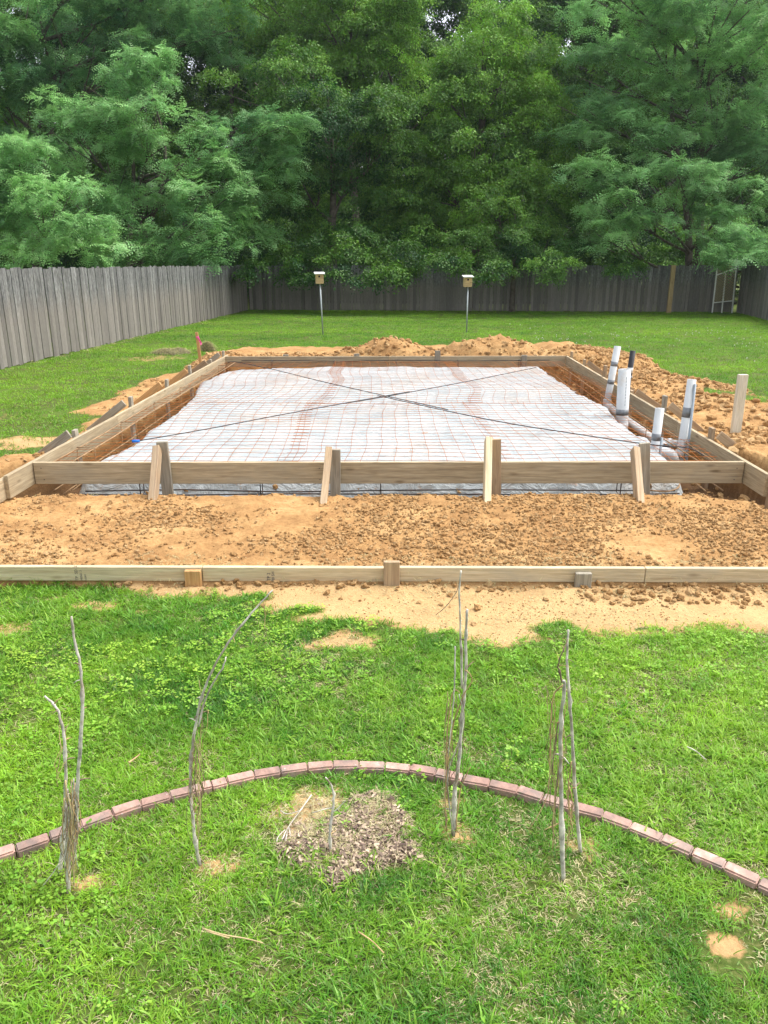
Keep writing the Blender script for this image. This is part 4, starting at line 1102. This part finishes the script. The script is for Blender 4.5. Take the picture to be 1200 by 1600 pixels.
def in_brick(x, y):
    bx = np.array([p.x for p in jb]); by = np.array([p.y for p in jb])
    yb = np.interp(x, bx, by)
    sl = np.gradient(by, bx); s_ = np.interp(x, bx, sl)
    d = (y - yb) / np.sqrt(1 + s_ ** 2)
    return (d < 0.008) & (d > -0.062)
base_d = lambda S: np.clip(1 - S[1] * 1.15, 0, 1) * (1 - np.clip(S[4] * 1.1, 0, .93))
leftx = lambda x, y: (x > -600)
fbx = lambda y: lf0.x + (cornL.x - lf0.x) * (y - lf0.y) / (cornL.y - lf0.y)
inyard = lambda x, y: (x > fbx(y) + .05) & (y < cornL.y + (cornR.y - cornL.y) * (x - cornL.x) / (cornR.x - cornL.x) - .05)
n1 = lawn('grass', 'green grass blades of the near lawn and bed', 80000, (1.25, 4.7), lambda x, y, S: base_d(S) * np.clip(.75 + 1.1 * fbm(x * 4, y * 4, 201, 4), .12, 1), near_t, .6, 1.15,
          lambda x, y: .42 + .45 * fbm(x * 1.3, y * 1.3, 203, 3) + .35 * fbm(x * 7, y * 7, 204, 2))
n2 = lawn('coarse_grass', 'broad bright crabgrass blades among the near lawn', 9000, (1.25, 4.6), lambda x, y, S: base_d(S) * sst(-.15, .45, fbm(x * 1.8, y * 1.8, 207, 4) + .4 * np.exp(-((y - 2.65) / .35) ** 2)), crab, .5, 1.1,
          lambda x, y: .35 + .5 * fbm(x * 2, y * 2, 209, 3))
n3 = lawn('dry_grass', 'straw coloured dead blades lying in the near lawn', 52000, (1.25, 4.8), lambda x, y, S: np.clip(1 - S[1] * .75 * (y > 3.3), 0, 1) * sst(-.45, .35, fbm(x * 2, y * 2, 211, 4)), dry_t, .5, 1.05, lambda x, y: .5 + 0 * x)
n4 = lawn('clover_weeds', 'small round leaved weeds in the near lawn', 9000, (1.25, 4.8), lambda x, y, S: base_d(S) * sst(0.0, .5, fbm(x * 1.5, y * 1.5, 213, 4) + .25 * sst(2.6, 3.6, y)), weeds, .45, .95, lambda x, y: .55 + .4 * fbm(x * 2, y * 2, 215, 2))
n5 = lawn('grass', 'green grass of the lawn beside and behind the forms', 110000, (4.6, 34.4), lambda x, y, S: base_d(S) * np.clip(1.15 - y / 60, .4, 1), far_t, .65, 1.3,
          lambda x, y: .42 + .35 * fbm(x * .35, y * .6, 217, 4) + .3 * fbm(x * 2.5, y * 3.5, 219, 3), .62, inyard)
n6 = lawn('dry_grass', 'straw coloured blades in the worn lawn beside the forms', 9000, (4.6, 20), lambda x, y, S: np.clip(1 - S[1] * .9, 0, 1) * sst(0.0, .4, fbm(x * .9, y * .9, 221, 4) + .25 * sst(1.2, .2, S[7])), dry_t, .9, 1.7, lambda x, y: .35 + 0 * x, .62, inyard)
print('grass', n1, n2, n3, n4, n5, n6)
# white clover heads dotted in the far lawn at right
fp = proto('floret', [(-.02, 0, 0), (.02, 0, 0), (0, -.02, .03), (0, .02, .03), (0, 0, .045)], [(0, 2, 4), (2, 1, 4), (1, 3, 4), (3, 0, 4)], 'white')
x = rng.uniform(4, 11.5, 160); y = rng.normal(21.5, 2.2, 160)
o = scatter('clover_flowers', np.stack([x, y, np.full(160, .035)], 1), np.zeros((160, 3)), rng.uniform(.5, 1.1, 160), np.zeros(160), np.zeros(160), [fp]); tag(o, 'tiny white clover flowers in the far lawn at right', 'flowers', kind='stuff')
for (rt_, x, y, z), lb in zip(sods, (0, 1)):
    m = len(x); o = scatter('dry_blades', np.stack([x, y, z], 1), rng.uniform(0, 6.28, (m, 3)) * [.1, .1, 1], np.full(m, 1.6), rng.integers(0, 3, m), rng.uniform(0, .25, m), dry_t, rt_); tag(o, kind='stuff')
# weeds at the foot of the left fence
n = 160; t_ = rng.uniform(.1, .95, n); base = np.array([(lf_start + (cornL - lf_start) * t).to_tuple() for t in t_]); base[:, 0] += rng.uniform(.05, .3, n); base[:, 2] = 0
o = scatter('dry_grass', base, rng.uniform(0, 6.28, (n, 3)) * [.05, .05, 1], rng.uniform(1.5, 4, n), rng.integers(0, 3, n), rng.uniform(0, .6, n), dry_t); tag(o, 'dry tufts along the foot of the left fence', 'grass', kind='stuff')

# mulch chips
def chip_proto(k):
    r = random.Random(k); L, W_, H_ = r.uniform(.012, .034), r.uniform(.004, .011), .002
    v = [Vector((x_ * L * r.uniform(.8, 1.1), y_ * W_ * r.uniform(.6, 1.2), z_ * H_ + r.uniform(-.001, .001))) for x_ in (-.5, .5) for y_ in (-.5, .5) for z_ in (0, 1)]
    return proto('chip', v, [(0, 1, 3, 2), (4, 6, 7, 5), (0, 4, 5, 1), (2, 3, 7, 6), (1, 5, 7, 3), (0, 2, 6, 4)], 'chip')
chips = [chip_proto(k) for k in range(5)]
c = P(550, 1300, 0); n = 18000; x = c.x + rng.uniform(-.4, .4, n); y = c.y + rng.uniform(-.45, .45, n); S = surface(x, y); k = (S[4] > rng.uniform(.1, .8, n)) & (fbm(x * 9, y * 9, 333, 3) + rng.uniform(-.5, .5, n) > .08); x, y = x[k], y[k]; m = len(x)
o = scatter('mulch_chips', np.stack([x, y, S[0][k] + rng.uniform(0, .012, m)], 1), np.stack([rng.normal(0, .4, m), rng.normal(0, .4, m), rng.uniform(0, 6.28, m)], 1), rng.uniform(.25, .9, m), rng.integers(0, 5, m), np.clip(rng.normal(.42, .33, m), 0, 1), chips)
tag(o, 'brown bark mulch chips in the bare patch inside the brick edging', 'mulch', kind='stuff')

n = 900; x = c.x + rng.normal(-.06, .14, n); y = c.y + rng.normal(0.02, .13, n)
o = scatter('straw', np.stack([x, y, surface(x, y)[0] + .004], 1), rng.uniform(0, 6.28, (n, 3)) * [.06, .06, 1], rng.uniform(.3, .8, n), rng.integers(0, 3, n), rng.uniform(.1, 1, n), dry_t)
tag(o, 'pale straw lying over the mulch and sand in the bed', 'straw', kind='stuff')
clod_field('earth_crumbs', 'fine crumbs of pale earth on the bare strip in front of the edge board', -3.8, 4.2, 3.5, 4.48, 16000, .003, .011, lambda x, y, S: (S[1] > .5) & (y < plank_y(x)) & dens(x, y, 12, .0), 1.5)
# ------------------------------------------------------------------ trees
def locust_spray(k):
    """fan of pinnate fronds, about 0.6 m across"""
    r = random.Random(k); V_, F_ = [], []
    for fnd in range(6):
        yaw = r.uniform(-1.1, 1.1); pit = r.uniform(-.5, .35); L = r.uniform(.3, .5); o_ = Vector((r.uniform(-.12, .15), r.uniform(-.1, .1), r.uniform(-.06, .06)))
        d = Vector((math.cos(yaw), math.sin(yaw), 0)); s = Vector((-d.y, d.x, 0)); n_ = 5
        for i in range(n_):
            t = (i + .6) / n_; p = o_ + d * (L * t * math.cos(pit)) + Vector((0, 0, L * t * math.sin(pit) - .25 * L * t * t))
            for sg in (-1, 1):
                ll = .1 * math.sin(math.pi * min(.95, t * .75 + .2)); w2 = .026; dr = Vector((0, 0, -r.uniform(.0, .03))); q = p + s * sg * ll + d * ll * .35 + dr; b0 = len(V_)
                mid = (p + q) / 2; V_ += [p, mid + d * w2, q, mid - d * w2]; F_.append((b0, b0 + 1, b0 + 2, b0 + 3))
    return proto('locust_spray', V_, F_, 'locust')
def broad_spray(k, drop=.3):
    r = random.Random(k); V_, F_ = [], []
    for i in range(34):
        p = Vector((r.uniform(-.2, .35), r.uniform(-.24, .24), 0)); p.z = -drop * max(0, p.x) ** 1.3 + r.uniform(-.09, .09)
        yaw = r.uniform(-1.2, 1.2); pit = r.uniform(-1.0, .3); L = r.uniform(.07, .12)
        d = Vector((math.cos(yaw) * math.cos(pit), math.sin(yaw) * math.cos(pit), math.sin(pit))); s = d.cross(Vector((r.uniform(-.5, .5), r.uniform(-.5, .5), 1))).normalized(); b0 = len(V_)
        V_ += [p, p + d * L * .5 + s * L * .3, p + d * L, p + d * L * .5 - s * L * .3]; F_.append((b0, b0 + 1, b0 + 2, b0 + 3))
    return proto('leaf_spray', V_, F_, 'broad')
loc_p = [locust_spray(k) for k in range(4)]; bro_p = [broad_spray(10 + k) for k in range(4)]
TREE_PTS = 0
def crown_points(blobs, flatn, dens, spray, tint0, r):
    P_, Rr, Sc, Ti = [], [], [], []
    for (c, Rx, Ry, Rz, tb) in blobs:
        tb = tb + r.normal(0, .13)
        npad = max(5, int(4.6 * (Rx * Rz) ** .5 + 4))
        for k in range(npad):
            u = r.normal(size=3); u /= np.linalg.norm(u); u[1] = -abs(u[1]) if r.random() < .7 else u[1]
            pc = np.array(c) + u * np.array([Rx, Ry, Rz]) * r.uniform(.6, 1.0)
            pr = min(Rx, Rz) * r.uniform(.34, .6) + .12; ph = pr * flatn
            n = int(dens * 12.6 * pr * (pr + ph) * .5 / (spray * spray)) + 8
            d = r.normal(size=(n, 3)); d /= np.linalg.norm(d, axis=1)[:, None]
            d[:, 2] = np.where(d[:, 2] < -.2, -d[:, 2] * r.random(n), d[:, 2])
            rad = r.uniform(.6, 1.08, n)[:, None]
            p = pc + d * rad * np.array([pr, pr, ph])
            yaw = np.arctan2(d[:, 1] + u[1] * .4, d[:, 0] + u[0] * .4) + r.normal(0, .5, n)
            pitch = .35 + .35 * (1 - d[:, 2]) * .6 + r.normal(0, .3, n) - .45 * np.clip(d[:, 2], 0, 1)
            P_.append(p); Rr.append(np.stack([r.normal(0, .35, n), pitch, yaw], 1)); Sc.append(r.uniform(.7, 1.25, n) * spray / .6)
            Ti.append(np.clip(tint0 + tb + r.normal(0, .1) + .22 * d[:, 2] + r.normal(0, .07, n), 0, 1))  # sprays atop each pad lighter: overhead light put into the tint
    return map(np.concatenate, (P_, Rr, Sc, Ti))
def tree(name, label, bx, D, blobs_px, kind='locust', dens=1.0, tint=.5, spray=None, trunk_r=.18, seed=1, lean=0.0, limbs=True, cat='tree', group='trees beyond the fence', dd=1.5, fork=1):
    global TREE_PTS
    r = np.random.default_rng(seed); rnd = random.Random(seed)
    base = V(bx, 480, D); base.z = 0
    root = empty(name, base, label, cat, group)
    blobs = []
    for bl_ in blobs_px:
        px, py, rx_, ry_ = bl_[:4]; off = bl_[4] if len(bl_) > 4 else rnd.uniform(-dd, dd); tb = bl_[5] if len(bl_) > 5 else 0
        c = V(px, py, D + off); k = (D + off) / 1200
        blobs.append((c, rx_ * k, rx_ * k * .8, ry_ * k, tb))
    top = max(b_[0].z for b_ in blobs); cx = sum(b_[0].x for b_ in blobs) / len(blobs)
    for fk in range(fork):
        tx = base.x * .5 + cx * .5 + lean + (fk - (fork - 1) / 2) * 1.3
        ln = [base + Vector((fk * .25, 0, -.1)), base + Vector(((tx - base.x) * .25 + fk * .2, .1, top * .3)), Vector((tx, D + .2, top * .65)), Vector((tx + rnd.uniform(-.4, .4), D, top * .98))]
        tube('trunk', smooth_line(ln, 4), [trunk_r * (1 - .85 * i / 12) for i in range(13)], 'bark', root, 8)
    if limbs:
        for (c, Rx, Ry, Rz, tb) in blobs:
            if c.z - Rz < 2.0: continue
            z0 = max(.8, c.z - Rx * rnd.uniform(.5, 1.1) - .5); t = min(1, z0 / (top * .98)); s = base.lerp(Vector((cx * .5 + base.x * .5 + lean, D + .2, top)), t); s.z = z0
            e = Vector(c) + Vector((0, -Ry * .2, Rz * .15)); mid = s.lerp(e, .5) + Vector((rnd.uniform(-.2, .2), 0, -.25 + rnd.uniform(-.15, .3)))
            tube('limb', smooth_line([s, mid, e], 4), [trunk_r * .38 * (1 - .8 * i / 8) for i in range(9)], 'bark', root, 5)
            for q in range(3):
                e2 = Vector(c) + Vector((rnd.uniform(-1, 1) * Rx * .9, rnd.uniform(-1, .2) * Ry * .9, rnd.uniform(-.3, .7) * Rz)); tube('limb', [mid, mid.lerp(e2, .5) + Vector((0, 0, -.1)), e2], [trunk_r * .2, trunk_r * .12, trunk_r * .04], 'bark', root, 4)
    sp = spray or .6
    p, ro, sc, ti = crown_points(blobs, .55 if kind == 'locust' else .75, dens, sp, tint, r)
    m = len(p); TREE_PTS += m
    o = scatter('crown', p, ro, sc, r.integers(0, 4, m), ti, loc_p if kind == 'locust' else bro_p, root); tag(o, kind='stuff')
    return root
tree('locust_tree', 'large feathery pale green locust tree rising over the left fence', 205, 33.5,
     [(205, 130, 75, 40), (120, 200, 80, 40), (250, 190, 80, 38, -1), (70, 260, 55, 45), (170, 255, 70, 32), (300, 235, 75, 40, -2), (385, 215, 60, 38, -1), (130, 325, 80, 36, -2), (235, 310, 55, 30),
      (340, 300, 75, 42, -2.5), (300, 360, 80, 40, -3), (400, 330, 45, 50, -1), (200, 375, 75, 34, -3), (230, 395, 60, 25, -3.5), (345, 395, 62, 30, -3.5), (430, 260, 40, 30, -1.5), (450, 200, 35, 18, -2)],
     'locust', 1.0, .5, .62, .17, 11, fork=2)
tree('locust_tree', 'low yellow green locust bough mass at the far left over the fence', 30, 27,
     [(20, 250, 55, 40, 0, .1), (95, 320, 60, 40, -1, .2), (25, 350, 70, 45, 0), (140, 370, 60, 36, -1, .15), (60, 400, 70, 30, -1), (-40, 300, 60, 70)], 'locust', 1.0, .55, .5, .12, 12)
tree('locust_tree', 'tall dark green tree filling the top left corner', 60, 40,
     [(10, 30, 60, 42), (110, 90, 70, 45), (150, 40, 80, 42), (250, 50, 80, 50), (15, 170, 60, 55), (-60, 100, 70, 90), (200, 100, 60, 40), (20, 250, 50, 60), (340, 60, 55, 45), (130, -30, 90, 40), (300, -30, 90, 45)],
     'locust', .95, .45, .68, .25, 13)
tree('broadleaf_tree', 'dark broad leaved tree in the left centre with boughs hanging over the fence', 520, 35,
     [(470, 150, 60, 60, 1), (400, 140, 55, 45, 2), (520, 200, 60, 50), (470, 290, 55, 60), (560, 270, 60, 55), (500, 370, 60, 50), (590, 350, 60, 55, 0), (555, 400, 50, 36, -2.8), (470, 400, 45, 30, -2), (620, 210, 55, 55), (560, 432, 40, 18, -4), (630, 405, 45, 28, -3), (480, 425, 40, 16, -3.5), (610, 430, 30, 12, -4), (420, 425, 45, 20, -3)],
     'broad', 1.05, .16, .6, .24, 14)
tree('broadleaf_tree', 'bright topped broad leaved tree at the top centre', 560, 43,
     [(560, 60, 70, 50, 0, .3), (500, 30, 55, 45, 0, .2), (600, 120, 60, 50, 0, .2), (460, 90, 55, 50), (620, 20, 50, 50, 0, .25), (530, 130, 60, 45, 0, .1), (560, -20, 80, 40), (420, 20, 55, 60)],
     'broad', 1.0, .4, .68, .26, 15)
tree('broadleaf_tree', 'yellow green leafy tree right of centre behind the fence', 740, 35.5,
     [(760, 130, 75, 55, 0, .25), (700, 170, 50, 55), (810, 180, 60, 55, 0, .1), (740, 240, 70, 50, -1, .15), (820, 270, 60, 50, -1, .2), (680, 280, 55, 60), (760, 320, 60, 50, -1, .1), (690, 370, 60, 45, -1), (780, 60, 55, 45, 1, .25), (830, 100, 40, 40, 1), (850, 230, 50, 60, 0, .1), (640, 330, 40, 50)],
     'broad', 1.05, .36, .6, .22, 16)
tree('ivy_tree', 'round leafed ivy covered tree drooping over the fence right of centre', 800, 32.8,
     [(790, 345, 65, 42), (840, 320, 50, 40), (770, 392, 65, 30, -1), (840, 385, 60, 36, -1), (735, 395, 40, 24, -1), (860, 415, 40, 22, -3), (895, 360, 40, 40), (770, 425, 35, 12, -3), (700, 415, 40, 16, -2.5), (960, 415, 40, 16, -2)],
     'broad', 1.15, .2, .5, .14, 17)
tree('locust_tree', 'tall feathery locust tree filling the right of the picture', 1075, 34,
     [(1080, 60, 90, 50, 0, .1), (1000, 50, 70, 45, 1), (1160, 70, 70, 55), (940, 120, 60, 40, 1), (1050, 140, 80, 42), (1140, 160, 70, 45), (900, 190, 55, 35, 0, -.1), (980, 210, 70, 36), (1090, 230, 75, 36), (1180, 240, 55, 50),
      (1000, 275, 75, 30, -2, .15), (1085, 280, 70, 30, -2.5, .2), (930, 270, 50, 26, -2, .15), (1150, 310, 60, 34, -2), (1120, 360, 60, 34, -3, .1), (1170, 380, 55, 30, -3, .1), (975, 320, 60, 30, -3, .15), (930, 370, 45, 24, -3, .2), (1010, 345, 40, 20, -3, .1), (1135, 398, 36, 16, -4.5, .15), (1230, 330, 60, 90), (960, -10, 80, 40), (1120, -20, 110, 45)],
     'locust', 1.0, .55, .6, .2, 18, fork=2)
tree('broadleaf_tree', 'dark leafy tree behind the tall right locust, under the small sky gap', 930, 44,
     [(940, 50, 50, 40), (860, 20, 50, 36), (850, 140, 40, 50), (900, 240, 60, 70), (1010, 100, 60, 60), (960, 170, 70, 60), (900, 320, 60, 50), (980, -20, 60, 40), (820, 60, 40, 40, 0, .2), (730, 130, 40, 40)], 'broad', 1.0, .18, .7, .24, 19)
# second rank, deep in the wood
back = [(-60, 'dark tree deep in the wood beyond the far left of the fence'), (95, 'dark tree deep in the wood behind the big left locust'), (230, 'dark tree deep in the wood between left locust crowns'), (370, 'dark tree deep in the wood left of the hanging boughs'),
        (500, 'dark tree deep in the wood behind the left birdhouse'), (620, 'dark tree deep in the wood left of the central sky gap'), (775, 'dark tree deep in the wood right of the central sky gap'), (900, 'dark tree deep in the wood behind the ivy covered tree'),
        (1030, 'dark tree deep in the wood above the tan fence post'), (1160, 'dark tree deep in the wood above the trellis'), (1290, 'dark tree deep in the wood past the right fence')]
gaps = [(690, 36, 15), (888, 80, 11), (45, 92, 18), (300, 103, 6), (728, 45, 7)]
for k, (px, lb) in enumerate(back):
    r_ = random.Random(900 + k); bb = []
    for j in range(15):
        x_, y_ = px + r_.uniform(-75, 75), -40 + j * 31 + r_.uniform(-14, 14); s_ = r_.uniform(42, 64)
        if any(math.hypot(x_ - gx_, y_ - gy_) < gr + s_ * .95 for gx_, gy_, gr in gaps): s_ *= .45
        if any(math.hypot(x_ - gx_, y_ - gy_) < gr + s_ * .95 for gx_, gy_, gr in gaps): continue
        bb.append((x_, y_, s_, s_ * .85))
    tree('forest_tree', lb, px, 47 + r_.uniform(0, 5), bb, 'broad', .75, .22, .85, .28, 50 + k, dd=2.0, group='dark trees deep in the wood')
# undergrowth behind the back fence, one dark mass
bb = []
r_ = random.Random(5)
for k in range(70):
    px = -150 + k * 21 + r_.uniform(-8, 8)
    bb.append((px, r_.uniform(375, 440), r_.uniform(26, 40), r_.uniform(26, 38)))
rg = np.random.default_rng(77)
blobs = []
for (px, py, a, b_) in bb:
    D = 40 + r_.uniform(-1.5, 3); c = V(px, py, D); k_ = D / 1200; blobs.append((c, a * k_, a * k_ * .7, b_ * k_, 0))
p, ro, sc, ti = crown_points(blobs, .8, .8, .7, .1, rg)
o = scatter('undergrowth', p, ro, sc, rg.integers(0, 4, len(p)), ti, bro_p); tag(o, 'dark shrubby undergrowth of the wood behind the far fence', 'undergrowth', kind='stuff')
blobs = []
for ix in range(-3, 32):
    for iy in range(-2, 10):
        px, py = ix * 44 + r_.uniform(-10, 10), iy * 46 + r_.uniform(-10, 10); s_ = r_.uniform(38, 48)
        if any(math.hypot(px - a_, py - b_) < g_ + s_ * 1.1 for a_, b_, g_ in gaps): s_ = 22
        if any(math.hypot(px - a_, py - b_) < g_ + s_ * 1.1 for a_, b_, g_ in gaps): continue
        D = 57 + r_.uniform(-2, 2); k_ = D / 1200; blobs.append((V(px, py, D), s_ * k_, s_ * k_ * .6, s_ * k_, 0))
for gx_, gy_, gr in gaps:
    for q in range(6):
        a_ = q * 1.05 + r_.uniform(-.2, .2); rr_ = gr + 31; D = 55; k_ = D / 1200
        blobs.append((V(gx_ + math.cos(a_) * rr_, gy_ + math.sin(a_) * rr_, D), 14 * k_, 12 * k_, 14 * k_, 0))
p, ro, sc, ti = crown_points(blobs, .8, .55, 1.0, .2, rg)
o = scatter('distant_wood', p, ro, sc, rg.integers(0, 4, len(p)), ti, bro_p); tag(o, 'farthest wall of dark foliage closing the wood', 'wood', kind='stuff')
print('tree sprays', TREE_PTS, len(p))


# ------------------------------------------------------------------ thin veil volume added for lens glare over the trees
hz = bpy.data.objects.new('haze', box_mesh(760, 620, 31, 0, 'haze')); C.objects.link(hz); hz.location = (0, 165, 14.3)
hm = bpy.data.materials.new('haze'); hm.use_nodes = True; ht = hm.node_tree; ht.nodes.clear()
pv = ht.nodes.new('ShaderNodeVolumePrincipled'); pv.inputs['Color'].default_value = (0.85, 0.93, 1.0, 1); pv.inputs['Density'].default_value = 0.0004; pv.inputs['Anisotropy'].default_value = 0.5
ho = ht.nodes.new('ShaderNodeOutputMaterial'); ht.links.new(pv.outputs[0], ho.inputs['Volume'])
hz.data.materials.append(hm); tag(hz, 'thin added veil standing in for lens glare over the yard and wood', kind='stuff')
